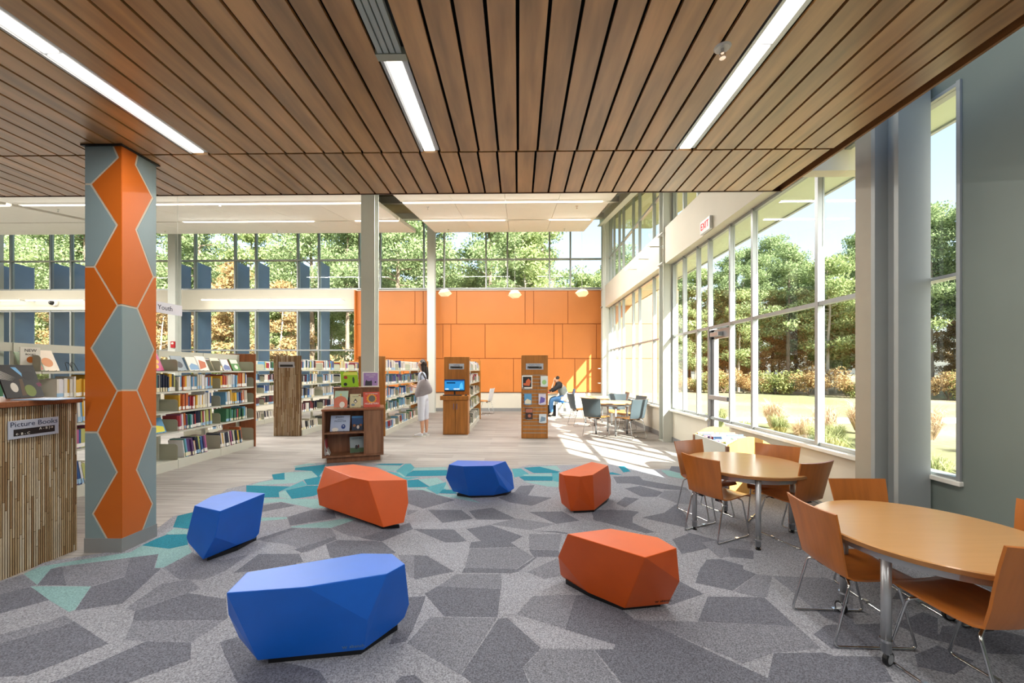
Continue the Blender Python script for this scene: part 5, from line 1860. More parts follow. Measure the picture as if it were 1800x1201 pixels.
# camera dome and fire alarm
t = thing('dome_camera', 'white dome camera with dark lens on the back band, left of the patterned column', 'camera', (XatY(97, YB - .02), YB - .005, Zat(533, -16, YB)))
MB().lathe([(.12, 0), (.12, .04), (.1, .07)], 18, M=frame((0, 0, 0), (1, 0, 0), (0, 0, 1))).build('housing', M_WHITE, t)
MB().lathe([(.085, .0), (.07, .06), (.035, .1)], 16, M=frame((-.05, -.06, 0), (1, 0, 0), (0, 0, 1))).build('lens_dome', M_BLACK, t)
t = thing('fire_alarm', 'red fire alarm on the grey column at the back windows', 'alarm', (XatY(305, 13.34), 13.345, Zat(606, -11.7, 13.34)))
box('alarm_box', (-.07, .07, -.05, 0, -.11, .11), mat('alarm red', '#b3202a', .4, noise=.03), t, bevel=.008)
MB().lathe([(.04, 0), (.03, .02)], 12, M=frame((0, -.05, .04), (1, 0, 0), (0, 0, 1))).build('strobe', M_WHITE, t)
# wall sockets / small plates
t = thing('wall_socket', 'small socket plate low on the wall under the far side windows', 'socket', (XW, YatX(1139, XW), .42))
box('plate', (-.006, 0, -.04, .04, -.06, .06), M_WHITE, t)
MB().box(-.008, -.006, -.012, .012, .01, .035).box(-.008, -.006, -.012, .012, -.035, -.01).build('outlets', M_PLATE, t)
# conduit in the corner
tag(MB().tube([(2.93, 13.3, 6.6), (2.88, 13.3, 6.3), (2.94, 13.3, 6.0), (2.94, 13.3, 4.4)], .02, 6).build('conduit_pipe', M_STEEL), 'thin white conduit running down the far corner column', 'pipe')
for i, zc in enumerate((1.0, 1.5)):
    tag(MB().box(2.72, 3.0, 13.5, 13.52, zc, zc + .015).build('corner_bracket', M_STEEL), ['lower', 'upper'][i] + ' small bracket at the orange wall corner', 'bracket')

# ================================================================== PEOPLE
def skin_mesh(name, verts, edges, rad, m, parent, sub=2, root=0, smooth=True):
    me = bpy.data.meshes.new(name)
    me.from_pydata(verts, edges, [])
    o = bpy.data.objects.new(name, me)
    C.objects.link(o)
    sk_ = o.modifiers.new('s', 'SKIN')
    sk_.use_smooth_shade = True
    for i, v in enumerate(me.skin_vertices[0].data):
        r = rad[i]
        v.radius = r if isinstance(r, tuple) else (r, r)
        v.use_root = (i == root)
    sb = o.modifiers.new('u', 'SUBSURF')
    sb.levels = sub
    sb.render_levels = sub
    dg = bpy.context.evaluated_depsgraph_get()
    dg.update()
    out = bpy.data.meshes.new_from_object(o.evaluated_get(dg))
    bpy.data.objects.remove(o)
    out.materials.clear()
    out.materials.append(m)
    for p in out.polygons:
        p.use_smooth = True
        p.material_index = 0
    q = bpy.data.objects.new(name, out)
    C.objects.link(q)
    q.parent = parent
    return q


class SK:
    def __init__(s):
        s.v, s.e, s.r = [], [], []

    def n(s, p, r, a=None):
        s.v.append(tuple(p))
        s.r.append(r)
        if a is not None:
            s.e.append((a, len(s.v) - 1))
        return len(s.v) - 1

    def chain(s, L, a=None):
        for p, r in L:
            a = s.n(p, r, a)
        return a

    def hand(s, wrist, palmdir, curl, side, a):
        """wrist position, direction of the palm, direction the fingers bend to, thumb side"""
        d = Vector(palmdir).normalized()
        c = Vector(curl).normalized()
        sd_ = Vector(side).normalized()
        w_ = Vector(wrist)
        pa_ = s.n(w_ + d * .045, .02, a)
        for k, L in enumerate((.07, .078, .072, .056)):
            off = sd_ * (.026 - k * .017)
            b_ = s.n(w_ + d * .085 + off, .0095, pa_)
            b_ = s.n(w_ + d * (.085 + L * .45) + off + c * .008, .0085, b_)
            b_ = s.n(w_ + d * (.085 + L * .8) + off + c * .028, .007, b_)
        b_ = s.n(w_ + d * .04 + sd_ * .035 + c * .008, .0105, pa_)
        s.n(w_ + d * .075 + sd_ * .048 + c * .02, .008, b_)


M_SKIN = mat('skin', '#d9a586', .55, noise=.04, nscale=12)
M_HAIR = mat('dark brown hair', '#2a1c17', .5, noise=.3, nscale=30, stretch=(6, 6, .6), bump=.3)
M_PANT = mat('white cotton', '#dfe2ee', .8, noise=.06, nscale=9, bump=.15)
M_TEE = mat('pale blue cotton', '#c3cce0', .8, noise=.06, nscale=12, bump=.1)

# --- standing woman; local frame: faces -x, y away from the camera, z up
wy = 8.62
woman = thing('person', 'standing woman in white cropped trousers and pale blue top, holding a yellow book', 'person', (XatY(743, wy), wy, 0))
f = woman
b = SK()
pel = b.n((0, 0, .93), .10)
sp = b.chain([((.0, 0, 1.05), .095), ((.0, 0, 1.2), .105), ((.01, 0, 1.33), .095), ((.0, 0, 1.41), .055), ((-.012, 0, 1.47), .045)], pel)
chest = 3
hd = b.chain([((-.03, 0, 1.545), .072), ((-.025, 0, 1.605), .084), ((-.02, 0, 1.655), .05)], sp)
for sy, arm in ((-1, [((.015, -.16, 1.365), .045), ((.035, -.185, 1.23), .038), ((.045, -.18, 1.10), .034), ((-.07, -.15, 1.075), .028), ((-.19, -.09, 1.10), .021)]),
                (1, [((.015, .16, 1.365), .045), ((.02, .185, 1.23), .038), ((.03, .18, 1.11), .034), ((-.09, .13, 1.09), .028), ((-.2, .07, 1.12), .021)])):
    a = b.chain(arm, chest)
    w_ = arm[-1][0]
    b.hand(w_, (-1, .25 * -sy, .12), (-.2, -sy, .1), (0, 0, 1), a)
    lx = .0 if sy == -1 else .05
    lg = b.chain([((.0, .085 * sy, .88), .085), ((lx - .02, .09 * sy, .5), .05), ((lx + .012, .09 * sy, .34), .048), ((lx + .015, .09 * sy, .12), .03), ((lx + .01, .09 * sy, .07), .032), ((lx - .07, .095 * sy, .045), .028), ((lx - .13, .1 * sy, .035), .022)], pel)
skin_mesh('body', b.v, b.e, b.r, M_SKIN, f)
# face details
for sy in (-1, 1):
    MB().lathe([(.001, -.008), (.008, -.004), (.008, .004), (.001, .008)], 8, M=Matrix.Translation((-.104, .028 * sy, 1.6))).build('eye', mat('eye dark', '#2b201c', .3), f)
    MB().lathe([(.002, -.02), (.014, -.01), (.016, .012), (.004, .024)], 8, M=Matrix.Translation((-.02, .082 * sy, 1.592))).build('ear', M_SKIN, f, smooth=True)
MB().add([(-.108, -.011, 1.575), (-.108, .011, 1.575), (-.128, 0, 1.568), (-.106, 0, 1.605), (-.1, 0, 1.56)], [(0, 2, 3), (1, 3, 2), (0, 4, 2), (1, 2, 4), (0, 3, 4), (1, 4, 3)]).build('nose', M_SKIN, f, smooth=True)
MB().lathe([(.001, -.018), (.006, -.008), (.006, .008), (.001, .018)], 8, M=Matrix.Translation((-.1, 0, 1.545)) @ Matrix.Rotation(pi / 2, 4, 'X')).build('mouth', mat('lips', '#b0605a', .5), f)
h = SK()
h0_ = h.n((-.055, 0, 1.672), .055)
r0 = h.chain([((-.005, 0, 1.63), .092), ((.025, 0, 1.60), .088), ((.045, 0, 1.53), .075), ((.06, -.01, 1.45), .07), ((.085, -.02, 1.36), .058), ((.1, -.02, 1.27), .035), ((.105, -.02, 1.21), .012)], h0_)
h.chain([((.02, -.07, 1.55), .04), ((.03, -.085, 1.45), .04), ((.06, -.09, 1.36), .025)], 2)
h.chain([((.02, .07, 1.55), .04), ((.03, .085, 1.45), .04), ((.06, .09, 1.36), .025)], 2)
skin_mesh('hair', h.v, h.e, h.r, M_HAIR, f)
s_ = SK()
p0 = s_.n((0, 0, .99), .118)
q = s_.chain([((.0, 0, 1.1), .112), ((.0, 0, 1.22), .12), ((.01, 0, 1.335), .112), ((.006, 0, 1.40), .07)], p0)
for sy in (-1, 1):
    s_.chain([((.015, .15 * sy, 1.37), .062), ((.03, .185 * sy, 1.27), .06), ((.036, .192 * sy, 1.21), .058)], 3)
skin_mesh('top', s_.v, s_.e, s_.r, M_TEE, f)
s_ = SK()
p0 = s_.n((0, 0, .95), .125)
s_.n((0, 0, 1.02), .118, p0)
for sy, lx in ((-1, 0), (1, .05)):
    s_.chain([((lx * .3, .088 * sy, .82), .1), ((lx - .01, .095 * sy, .6), .085), ((lx - .01, .095 * sy, .42), .075), ((lx + .0, .095 * sy, .33), .078)], p0)
skin_mesh('trousers', s_.v, s_.e, s_.r, M_PANT, f)
M_SHOE = mat('white sneaker', '#e6e6ea', .6, noise=.08, nscale=20)
for sy, lx in ((-1, 0), (1, .05)):
    sh_ = SK()
    sh_.chain([((lx + .035, .095 * sy, .055), (.04, .05)), ((lx - .03, .096 * sy, .05), (.042, .045)), ((lx - .11, .1 * sy, .036), (.042, .03)), ((lx - .17, .102 * sy, .03), (.034, .022))])
    so_ = skin_mesh('shoe', sh_.v, sh_.e, sh_.r, M_SHOE, f)
    pl = []
    for k in range(20):
        a = 2 * pi * k / 20
        pl.append((lx - .055 + .135 * cos(a), .098 * sy + (.043 + .006 * cos(a + pi)) * sin(a)))
    MB().prism(pl, 0, .022).build('sole', M_WHITE, so_)
bag = thing('shoulder_bag', "large soft grey tote bag on the standing woman's shoulder", 'bag', (woman.location.x + .09, wy - .27, .93))
m = MB()
rings = []
prof = [(-.27, .05, -.02), (-.285, .075, .06), (-.25, .08, .2), (-.2, .06, .34), (-.17, .035, .4)]
vs = []
N = 16
for i, (hw, hd_, zz) in enumerate([(.19, .04, -.03), (.215, .07, .02), (.205, .08, .1), (.165, .07, .2), (.115, .05, .29), (.09, .03, .33)]):
    for k in range(N):
        a = 2 * pi * k / N
        vs.append((hw * cos(a) * (1 if cos(a) > 0 else .85) - .02, hd_ * sin(a), zz + (.05 * cos(a) if i < 3 else .02 * cos(a))))
fs = [tuple(range(N - 1, -1, -1))]
for i in range(5):
    for k in range(N):
        fs.append((i * N + k, i * N + (k + 1) % N, (i + 1) * N + (k + 1) % N, (i + 1) * N + k))
fs.append(tuple(range(5 * N, 6 * N)))
M_BAG = mat('grey soft leather', '#a19a9f', .55, noise=.1, nscale=8, bump=.2)
o = m.add(vs, fs).build('bag_body', M_BAG, bag, smooth=True)
ss = o.modifiers.new('s', 'SUBSURF')
ss.levels = ss.render_levels = 1
for dy in (-.04, .04):
    pts = [(-.06, dy, .31), (-.07, dy + .03, .42), (-.05, .07, .49), (-.02, .04 + dy, .42), (.06, dy, .31)]
    MB().tube(fillet(pts, .06), .009, 6).build('strap', mat('dark strap', '#4c474b', .5), bag, smooth=True)
tag(MB().box(-.09, .09, -.07, .07, 0, .018).build('held_book', [mat('yellow cover', '#d9a93a', .4)], None, loc=(woman.location.x - .29, wy - .0, 1.135)), 'yellow covered book in the hands of the standing woman', 'book')
bpy.context.view_layer.update()

# --- seated reader, faces -x
PZ = .47
man = thing('person', 'seated reader in grey and black jacket leaning on the study table, chin on hand', 'person', (PX, PY, 0))
b = SK()
pel = b.n((0, 0, .58), .12)
b.chain([((-.03, 0, .72), .12), ((-.1, 0, .88), .13), ((-.18, 0, 1.0), .11), ((-.235, 0, 1.06), .055)], pel)
hd = b.chain([((-.27, 0, 1.12), .075), ((-.275, 0, 1.18), .088), ((-.265, 0, 1.225), .055)], 4)
aL = b.chain([((-.2, -.18, .99), .05), ((-.30, -.2, .88), .042), ((-.43, -.17, .785), .036), ((-.41, -.12, .92), .03), ((-.37, -.09, 1.04), .023)], 3)
b.hand((-.37, -.09, 1.04), (.15, .3, .95), (1, .2, 0), (0, 1, 0), aL)
aR = b.chain([((-.2, .18, .99), .05), ((-.29, .22, .86), .042), ((-.38, .2, .785), .036), ((-.52, .1, .775), .028), ((-.6, .04, .772), .022)], 3)
b.hand((-.6, .04, .772), (-1, -.3, 0), (0, 0, -.3), (0, -1, 0), aR)
for sy in (-1, 1):
    b.chain([((-.04, .1 * sy, .56), .1), ((-.24, .12 * sy, .55), .075), ((-.42, .13 * sy, .53), .06), ((-.44, .13 * sy, .3), .05), ((-.42, .13 * sy, .1), .035), ((-.5, .13 * sy, .05), .035), ((-.58, .13 * sy, .04), .03)], pel)
skin_mesh('body', b.v, b.e, b.r, M_SKIN, man)
h = SK()
h.chain([((-.235, 0, 1.15), .085), ((-.245, 0, 1.205), .1), ((-.29, 0, 1.235), .07)])
skin_mesh('hair', h.v, h.e, h.r, mat('short dark hair', '#2d2521', .6, noise=.2, nscale=30), man)
MB().add([(-.356, -.011, 1.15), (-.356, .011, 1.15), (-.378, 0, 1.143), (-.354, 0, 1.18), (-.348, 0, 1.135)], [(0, 2, 3), (1, 3, 2), (0, 4, 2), (1, 2, 4), (0, 3, 4), (1, 4, 3)]).build('nose', M_SKIN, man)
s_ = SK()
p0 = s_.n((0, 0, .56), .15)
s_.chain([((-.03, 0, .7), .15), ((-.085, 0, .84), .16), ((-.15, 0, .95), .14)], p0)
skin_mesh('jacket', s_.v, s_.e, s_.r, mat('heather grey jacket', '#8b9391', .85, noise=.1, nscale=20), man)
s_ = SK()
p0 = s_.n((-.17, 0, 1.0), .13)
for sy in (-1, 1):
    s_.chain([((-.2, .17 * sy, .98), .075), ((-.30, .2 * sy, .88), .063), ((-.42, .17 * sy if sy < 0 else .2, .79), .052)] + ([((-.405, -.13, .9), .043)] if sy < 0 else [((-.5, .11, .785), .04)]), p0)
skin_mesh('jacket_yoke', s_.v, s_.e, s_.r, mat('black jacket yoke', '#1f2024', .8, noise=.1), man)
s_ = SK()
p0 = s_.n((0, 0, .56), .135)
for sy in (-1, 1):
    s_.chain([((-.2, .12 * sy, .555), .095), ((-.42, .13 * sy, .535), .078), ((-.445, .13 * sy, .3), .068), ((-.43, .13 * sy, .12), .058)], p0)
skin_mesh('jeans', s_.v, s_.e, s_.r, mat('blue denim', '#4b79a8', .8, noise=.12, nscale=14), man)
for sy in (-1, 1):
    sh_ = SK()
    sh_.chain([((-.41, .13 * sy, .05), (.045, .05)), ((-.5, .13 * sy, .045), (.045, .042)), ((-.6, .13 * sy, .035), (.036, .03))])
    skin_mesh('shoe', sh_.v, sh_.e, sh_.r, M_BLACK, man)

# ================================================================== OUTDOORS
mg = bpy.data.materials.new('meadow')
mg.use_nodes = True
n, l = mg.node_tree.nodes, mg.node_tree.links
bb = n['Principled BSDF']
bb.inputs['Roughness'].default_value = .95
tc = n.new('ShaderNodeTexCoord')
n1 = n.new('ShaderNodeTexNoise')
n1.inputs['Scale'].default_value = .16
n1.inputs['Detail'].default_value = 5
n2 = n.new('ShaderNodeTexNoise')
n2.inputs['Scale'].default_value = 9
n2.inputs['Detail'].default_value = 6
l.new(tc.outputs['Object'], n1.inputs[0])
l.new(tc.outputs['Object'], n2.inputs[0])
r1 = n.new('ShaderNodeValToRGB')
r1.color_ramp.elements[0].position = .38
r1.color_ramp.elements[0].color = lin('#7f8358')
r1.color_ramp.elements[1].position = .62
r1.color_ramp.elements[1].color = lin('#a5977c')
l.new(n1.outputs[0], r1.inputs[0])
mx = n.new('ShaderNodeMix')
mx.data_type = 'RGBA'
mx.blend_type = 'MULTIPLY'
mx.inputs[0].default_value = .6
l.new(r1.outputs[0], mx.inputs[6])
r2 = n.new('ShaderNodeValToRGB')
r2.color_ramp.elements[0].position = .3
r2.color_ramp.elements[0].color = (.45, .45, .45, 1)
r2.color_ramp.elements[1].position = .7
r2.color_ramp.elements[1].color = (1, 1, 1, 1)
l.new(n2.outputs[0], r2.inputs[0])
l.new(r2.outputs[0], mx.inputs[7])
l.new(mx.outputs[2], bb.inputs['Base Color'])
st(box('ground', (-110, 130, -60, 160, -.5, -.15), mg))
tag(box('garden_path', (XW + 1.2, 40, 12.0, 13.3, -.15, -.13), mat('pale concrete', '#cfc8ba', .8, noise=.08)), 'pale concrete path crossing the lawn outside the side windows', 'path')
tag(box('low_garden_wall', (6.5, 24, 5.6, 5.9, -.15, .3), mat('pale concrete', '#cfc8ba')), 'low pale concrete wall outside the narrow window', 'garden wall')
# fins outside the back windows
fin0 = None
ML_FIN = mat('blue grey sun fin', '#7088a8', .35, noise=.08, nscale=2)
k_ = 0
for p in sorted(mA + mB):
    if p > 600 or p < -100:
        continue
    x = XatY(p + 5, YB + .3)
    k_ += 1
    if fin0 is None:
        fin0 = thing('sun_fin', 'blue grey vertical sun fin outside the back windows', 'sun fin', (x, YB + .3, 0), 0, 'sun fins outside the back windows')
        m = MB().add([(-.02, 0, .0), (.02, 0, .0), (.02, .62, .0), (-.02, .62, .0), (-.02, 0, 5.42), (.02, 0, 5.42), (.02, .62, 5.38), (-.02, .62, 5.38)], [(0, 3, 2, 1), (4, 5, 6, 7), (0, 1, 5, 4), (1, 2, 6, 5), (2, 3, 7, 6), (3, 0, 4, 7)])
        m.build('fin_blade', ML_FIN, fin0)
        MB().box(-.03, .03, -.01, .02, 0, 5.44).box(-.03, .03, .61, .64, 0, 5.4).build('fin_edge', mat('fin edge', '#8a9cb2', .4), fin0)
        for z in (1.2, 4.0):
            box('fin_bracket', (-.03, .03, -.06, .0, z, z + .08), M_ALU, fin0)
    else:
        dup(fin0, (x, YB + .3, 0), 0)

import numpy as np
rng = np.random.default_rng(3)


def leaf_quads(centres, radii, per, size, squash=.6, up=.25):
    """leaf quads scattered through ellipsoid clumps -> verts, faces"""
    V = []
    for c, r in zip(centres, radii):
        nq = max(6, int(per * r * r))
        d = rng.normal(size=(nq, 3))
        d /= np.linalg.norm(d, axis=1)[:, None]
        rr = r * (rng.random(nq) ** .4)[:, None]
        P = np.array(c) + d * rr * np.array([1, 1, squash])
        a = rng.normal(size=(nq, 3))
        a /= np.linalg.norm(a, axis=1)[:, None]
        b_ = np.cross(a, d + rng.normal(size=(nq, 3)) * .6)
        b_ /= np.maximum(np.linalg.norm(b_, axis=1)[:, None], 1e-6)
        s = size * rng.uniform(.6, 1.3, nq)[:, None]
        V.append(np.stack([P - a * s, P + b_ * s * .45, P + a * s, P - b_ * s * .45], 1).reshape(-1, 3))
    V = np.concatenate(V)
    return V


def leaf_mesh(name, V, m):
    me = bpy.data.meshes.new(name)
    nq = len(V) // 4
    me.vertices.add(nq * 4)
    me.vertices.foreach_set('co', V.astype(np.float32).ravel())
    me.loops.add(nq * 4)
    me.loops.foreach_set('vertex_index', np.arange(nq * 4, dtype=np.int32))
    me.polygons.add(nq)
    me.polygons.foreach_set('loop_start', np.arange(0, nq * 4, 4, dtype=np.int32))
    me.polygons.foreach_set('loop_total', np.full(nq, 4, dtype=np.int32))
    me.materials.append(m)
    me.update(calc_edges=True)
    return me


def leaf_mat(name, c1, c2, c3=None):
    if name in MATS:
        return MATS[name]
    m = bpy.data.materials.new(name)
    MATS[name] = m
    m.use_nodes = True
    n, l = m.node_tree.nodes, m.node_tree.links
    g = n.new('ShaderNodeNewGeometry')
    r = n.new('ShaderNodeValToRGB')
    r.color_ramp.elements[0].color = lin(c1)
    r.color_ramp.elements[1].color = lin(c2)
    if c3:
        e = r.color_ramp.elements.new(.9)
        e.color = lin(c3)
        r.color_ramp.elements[1].position = .8
        r.color_ramp.elements[1].color = lin(c2)
    l.new(g.outputs['Random Per Island'], r.inputs[0])
    d = n.new('ShaderNodeBsdfDiffuse')
    t = n.new('ShaderNodeBsdfTranslucent')
    x = n.new('ShaderNodeMixShader')
    x.inputs[0].default_value = .35
    l.new(r.outputs[0], d.inputs[0])
    l.new(r.outputs[0], t.inputs[0])
    l.new(d.outputs[0], x.inputs[1])
    l.new(t.outputs[0], x.inputs[2])
    n.remove(n['Principled BSDF'])
    l.new(x.outputs[0], n['Material Output'].inputs[0])
    return m


M_BARK = mat('grey brown bark', '#8a7867', .9, noise=.4, nscale=5, stretch=(3, 3, .5), bump=.4)
M_BARKW = mat('pale bark', '#b5aa9a', .9, noise=.3, nscale=5, stretch=(3, 3, .5))
L_PINE = leaf_mat('pine needles', '#71855a', '#a3b183', '#8a9168')
L_DEC = leaf_mat('broad leaves', '#7f9260', '#b3bd86', '#c2ab70')
L_AUT = leaf_mat('autumn leaves', '#95714f', '#bda576', '#9aa077')
L_SHR = leaf_mat('undergrowth leaves', '#7a8a52', '#a8a873', '#ae8a60')


def make_tree(kind, H_, seed, leaf, bark, spread, base, nb, per, size, label, group, name):
    random.seed(seed)
    t = thing(name, label, 'tree', (0, 0, -60), 0, group)
    tr = MB()
    pts = []
    x = y = 0
    for i in range(9):
        pts.append((x, y, H_ * i / 8))
        x += random.uniform(-.12, .12)
        y += random.uniform(-.12, .12)
    tr.tube(pts, H_ * .013, 7, r2=H_ * .003)
    cs, rs = [], []
    for i in range(nb):
        fz = base + (1 - base) * (i + random.random()) / nb
        z = H_ * fz
        if kind == 'pine':
            R = spread * (1 - .75 * (fz - base) / (1 - base)) * random.uniform(.5, 1.1)
        else:
            u = (fz - base) / (1 - base)
            R = spread * sqrt(max(.05, 1 - (2 * u - .9) ** 2)) * random.uniform(.5, 1.05)
        a = random.uniform(0, 2 * pi)
        k = min(int(fz * 8), 7)
        p0 = Vector(pts[k]).lerp(Vector(pts[k + 1]), fz * 8 - k)
        p1 = p0 + Vector((cos(a) * R, sin(a) * R, R * random.uniform(-.05, .3)))
        tr.tube([p0, p0.lerp(p1, .5) + Vector((0, 0, .1)), p1], H_ * .003, 4, r2=H_ * .0012)
        for q, rr in ((p1, .95), (p0.lerp(p1, .55), .8)):
            cs.append(tuple(q))
            rs.append(rr * spread * random.uniform(.28, .42))
    cs.append((pts[-1][0], pts[-1][1], H_ * .98))
    rs.append(spread * .3)
    tr.build('trunk', bark, t)
    V = leaf_quads(cs, rs, per, size)
    me = leaf_mesh('crown', V, leaf)
    o = bpy.data.objects.new('crown', me)
    C.objects.link(o)
    o.parent = t
    o['kind'] = 'stuff'
    return t


protos = [
    make_tree('pine', 15, 1, L_PINE, M_BARK, 3.0, .42, 34, 300, .11, 'tall green pine in the wood beyond the windows', 'pines beyond the windows', 'pine_tree'),
    make_tree('pine', 14, 2, L_PINE, M_BARK, 2.6, .5, 28, 300, .11, 'tall green pine in the wood beyond the windows', 'pines beyond the windows', 'pine_tree'),
    make_tree('dec', 12, 3, L_DEC, M_BARKW, 2.9, .28, 34, 260, .13, 'leafy green tree in the wood beyond the windows', 'leafy trees beyond the windows', 'leafy_tree'),
    make_tree('dec', 8, 4, L_AUT, M_BARKW, 2.2, .2, 26, 260, .12, 'smaller tree turning yellow and rust beyond the windows', 'autumn trees beyond the windows', 'autumn_tree'),
]
used = [False] * 4


TREES = []


def plant(k, x, y, s=1.0):
    for _ in range(12):
        near = [t for t in TREES if (t[0] - x) ** 2 + (t[1] - y) ** 2 < (2.1 * (s + t[2])) ** 2 * .16]
        if not near:
            break
        x += random.uniform(-1.2, 1.2)
        y += random.uniform(-1.2, 1.8)
    if near:
        return
    TREES.append((x, y, s))
    rz_ = random.uniform(0, 6.28)
    if not used[k]:
        o = protos[k]
        used[k] = True
    else:
        o = dup(protos[k], (0, 0, 0), 0)
    o.location = (x, y, -.15)
    o.rotation_euler = (0, 0, rz_)
    o.scale = (s, s, s)


random.seed(21)
# behind the back wall
for i in range(34):
    a = -20 + i * 1.05 + random.uniform(-.6, .6)
    d_ = random.choice([24, 27, 31, 36, 41]) + random.uniform(-1.5, 1.5)
    xx = (a + 20) / 35 * 1.45 - 1.36
    x = xx * d_
    k = random.choices([0, 1, 2, 3], [5, 5, 3, 2])[0]
    plant(k, x, d_, random.uniform(.85, 1.15) * (.5 + d_ / 60))
# beyond the field on the right
for i in range(46):
    ang = .17 + (i + random.random()) / 46 * 1.0
    d_ = random.choice([33, 36, 40, 45, 50]) + random.uniform(-2, 2)
    x, y = d_ * sin(ang), d_ * cos(ang)
    if y < 16 and x < 7:
        continue
    k = random.choices([0, 1, 2, 3], [4, 4, 4, 2])[0]
    plant(k, x, y, random.uniform(.78, 1.0) * (d_ / 42))
for i in range(30):
    xx = -1.5 + i / 30 * 1.62
    d_ = random.uniform(46, 54)
    plant(random.choice([2, 3, 3]), xx * d_, d_, random.uniform(1.1, 1.4))
for i in range(34):
    ang = .17 + (i + random.random()) / 34 * 1.05
    d_ = random.uniform(52, 58)
    if d_ * cos(ang) < 16 and d_ * sin(ang) < 7:
        continue
    plant(random.choice([2, 3, 0]), d_ * sin(ang), d_ * cos(ang), random.uniform(.85, 1.1))
for i in range(20):
    d_ = random.uniform(25, 33)
    plant(random.choice([3, 2, 3]), (-1.38 + i / 20 * 1.5) * d_, d_, random.uniform(.55, .75))
for i in range(34):
    ang = .2 + (i + random.random()) / 34 * .98
    d_ = random.uniform(33, 42)
    if d_ * cos(ang) < 16 and d_ * sin(ang) < 7:
        continue
    plant(random.choice([2, 3]), d_ * sin(ang), d_ * cos(ang), random.uniform(.5, .75))
# undergrowth belt
def bush(name, label, group, r, leaf, seed, hs=.8):
    random.seed(seed)
    t = thing(name, label, 'shrub', (0, 0, -60), 0, group)
    cs = [(random.uniform(-r, r), random.uniform(-r, r) * .6, random.uniform(.3, 1) * r * hs) for _ in range(10)]
    V = leaf_quads(cs, [r * .55] * 10, 260, .12, .8)
    o = bpy.data.objects.new('foliage', leaf_mesh('foliage', V, leaf))
    C.objects.link(o)
    o.parent = t
    o['kind'] = 'stuff'
    mb = MB()
    for k in range(6):
        a = k * 1.05
        mb.tube([(0, 0, 0), (cos(a) * r * .5, sin(a) * r * .3, r * .8)], .03, 4)
    mb.build('stems', M_BARK, t)
    return t


bp_ = [bush('green_shrub', 'yellow green shrub in the undergrowth at the wood edge', 'shrubs at the wood edge', 1.7, L_SHR, 5, 1.1), bush('rust_shrub', 'rust coloured shrub in the undergrowth at the wood edge', 'rust shrubs at the wood edge', 1.6, L_AUT, 6, 1.5)]
ub = [False, False]


def pbush(k, x, y, s):
    if not ub[k]:
        ub[k] = True
        o = bp_[k]
    else:
        o = dup(bp_[k], (0, 0, 0), 0)
    o.location = (x, y, -.15)
    o.rotation_euler = (0, 0, random.uniform(0, 6.28))
    o.scale = (s, s, s)


random.seed(5)
for i in range(26):
    xx = -1.4 + i / 26 * 1.5
    d_ = random.uniform(20.5, 23.5)
    pbush(random.choice([0, 0, 1]), xx * d_, d_, random.uniform(.7, 1.25))
for i in range(34):
    ang = .17 + (i + random.random()) / 34 * 1.0
    d_ = random.uniform(29.5, 32.5)
    x, y = d_ * sin(ang), d_ * cos(ang)
    if y < 16 and x < 7:
        continue
    pbush(random.choice([0, 0, 1]), x, y, random.uniform(.3, .7))
# ornamental grasses near the side windows
def grass(seed, r, h, m, label, group):
    random.seed(seed)
    t = thing('ornamental_grass', label, 'grass tuft', (0, 0, -60), 0, group)
    mb = MB()
    for k in range(420):
        a = random.uniform(0, 2 * pi)
        L = h * random.uniform(.5, 1.1)
        o_ = r * random.uniform(.3, 1)
        b0_ = Vector((cos(a) * r * .15 * random.random(), sin(a) * r * .15 * random.random(), 0))
        b1_ = b0_ + Vector((cos(a) * o_ * .45, sin(a) * o_ * .45, L * .75))
        b2_ = b0_ + Vector((cos(a) * o_, sin(a) * o_, L * random.uniform(.55, .95)))
        sd_ = Vector((-sin(a), cos(a), 0)) * .006
        mb.add([b0_ - sd_, b0_ + sd_, b1_ + sd_ * .8, b1_ - sd_ * .8, b2_], [(0, 1, 2, 3), (3, 2, 4)])
    o = mb.build('blades', m, t, kind='stuff')
    return t


M_GR = leaf_mat('grass blades', '#84905c', '#aeb082', '#b8a988')
M_GP = leaf_mat('pinkish grass plumes', '#b99f86', '#d9c3a6', '#a6a76a')
g1 = grass(1, .42, .62, M_GR, 'tuft of long green grass outside the side windows', 'green grass tufts outside')
g2 = grass(2, .5, .8, M_GP, 'tuft of pale feathery grass outside the side windows', 'feathery grass tufts outside')
us = {}
random.seed(9)
for (x, y, k, s) in [(5.0, 6.35, 0, 1.1), (5.9, 7.8, 0, 1), (6.2, 9.4, 0, 1), (5.7, 11.2, 0, 1), (6.6, 6.9, 1, 1.1), (7.4, 7.9, 1, 1.2), (7.2, 9.3, 1, 1.1), (8.2, 8.4, 1, 1.2), (7.0, 10.9, 1, 1.1), (8.6, 10, 1, 1.2), (9.5, 9.2, 1, 1.1), (6.3, 6.6, 1, 1), (6.1, 8.5, 1, .9), (5.3, 9.3, 0, .8), (5.0, 10.4, 0, .9), (4.6, 7.6, 0, .7), (9.2, 7.2, 1, 1.0), (6.9, 8.6, 0, .8), (5.4, 5.2, 0, .9)]:
    pr_ = (g1, g2)[k]
    if k not in us:
        us[k] = 1
        o = pr_
    else:
        o = dup(pr_, (0, 0, 0), 0)
    o.location = (x, y, -.15)
    o.rotation_euler = (0, 0, random.uniform(0, 6))
    o.scale = (s, s, s)

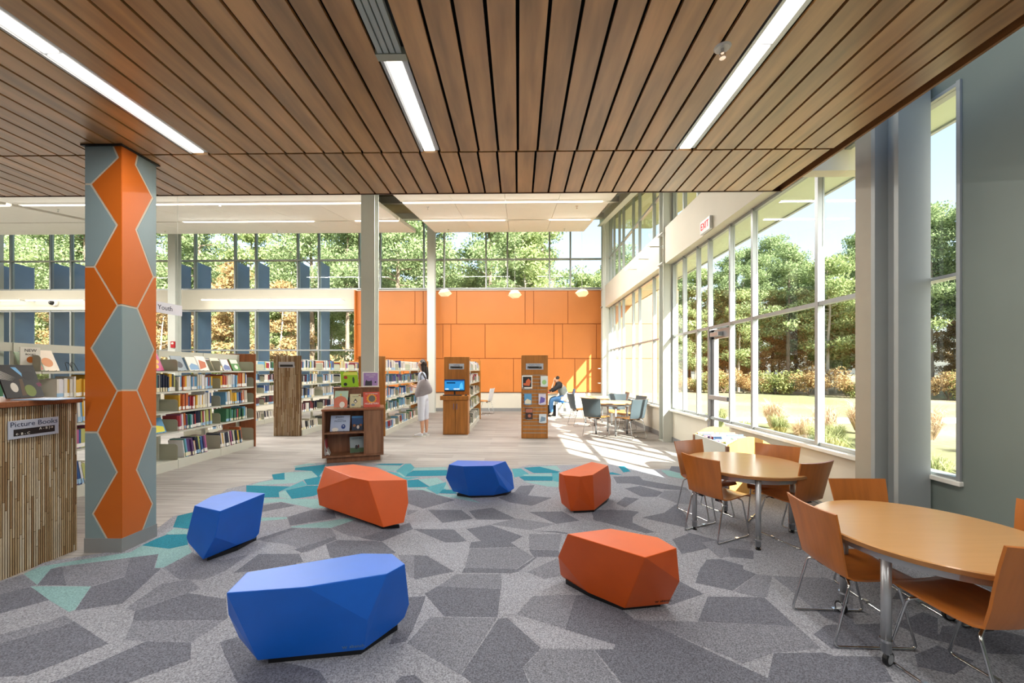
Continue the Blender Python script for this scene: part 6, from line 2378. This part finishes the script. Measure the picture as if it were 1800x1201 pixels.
# ------------------------------------------------------------------ labels of the outdoor plants and fins
MARK = [(149, 'left of the patterned column'), (330, 'right beside the patterned column'), (480, 'over the white shelving'), (640, 'over the far bamboo end panel'), (765, 'by the tall grey columns'),
        (880, 'above the computer desk'), (1065, 'above the slatwall panel'), (1185, 'through the far side windows'), (1320, 'through the glass door bay'), (1440, 'in the widest side pane'), (1560, 'in the side pane nearest the pier'), (9999, 'through the narrow window')]


def pxof(o):
    v = o.location
    yc = -v.x * ST + v.y * CT
    xc = v.x * CT + v.y * ST
    return 900 + F * xc / max(yc, .1), yc


KN = {'pine_tree': 'pine', 'leafy_tree': 'green tree', 'autumn_tree': 'rust tree', 'green_shrub': 'yellow green shrub', 'rust_shrub': 'rust coloured shrub', 'ornamental_grass': None, 'sun_fin': None}
for o in list(C.objects):
    k = o.name.split('.')[0]
    if o.parent or k not in KN:
        continue
    if o.location.z < -50:
        continue
    px, yc = pxof(o)
    where = next(t for p, t in MARK if px < p)
    if KN[k]:
        sz = o.scale[0]
        if 'tree' in k:
            a = 'tall' if sz > 1.05 else ('small' if sz < .72 else 'middling')
            d = 'front row' if yc < 30 else ('second row' if yc < 40 else 'far row')
        else:
            a = 'large' if sz > 1 else ('low' if sz < .55 else 'rounded')
            d = 'wood edge'
        o['label'] = '%s %s, %s, seen %s' % (a, KN[k], d, where)
    elif k == 'ornamental_grass':
        o['label'] = o['label'].replace('outside the side windows', '%s, seen %s' % ('close outside' if yc < 8 else 'farther out', where))
fins = sorted([o for o in C.objects if o.name.split('.')[0] == 'sun_fin'], key=lambda o: o.location.x)
for i, o in enumerate(fins):
    o['label'] = 'blue grey vertical sun fin outside the back windows, %s from the left' % ORD[i]
seen = {}
for o in C.objects:
    if not o.parent and o.name.split('.')[0] in KN and 'label' in o and o.location.z > -50:
        seen.setdefault(o['label'], []).append(o)
for lb, L in seen.items():
    if len(L) > 1:
        L.sort(key=lambda o: pxof(o)[0])
        for i, o in enumerate(L):
            o['label'] = '%s, %s from left' % (lb, ORD[i])
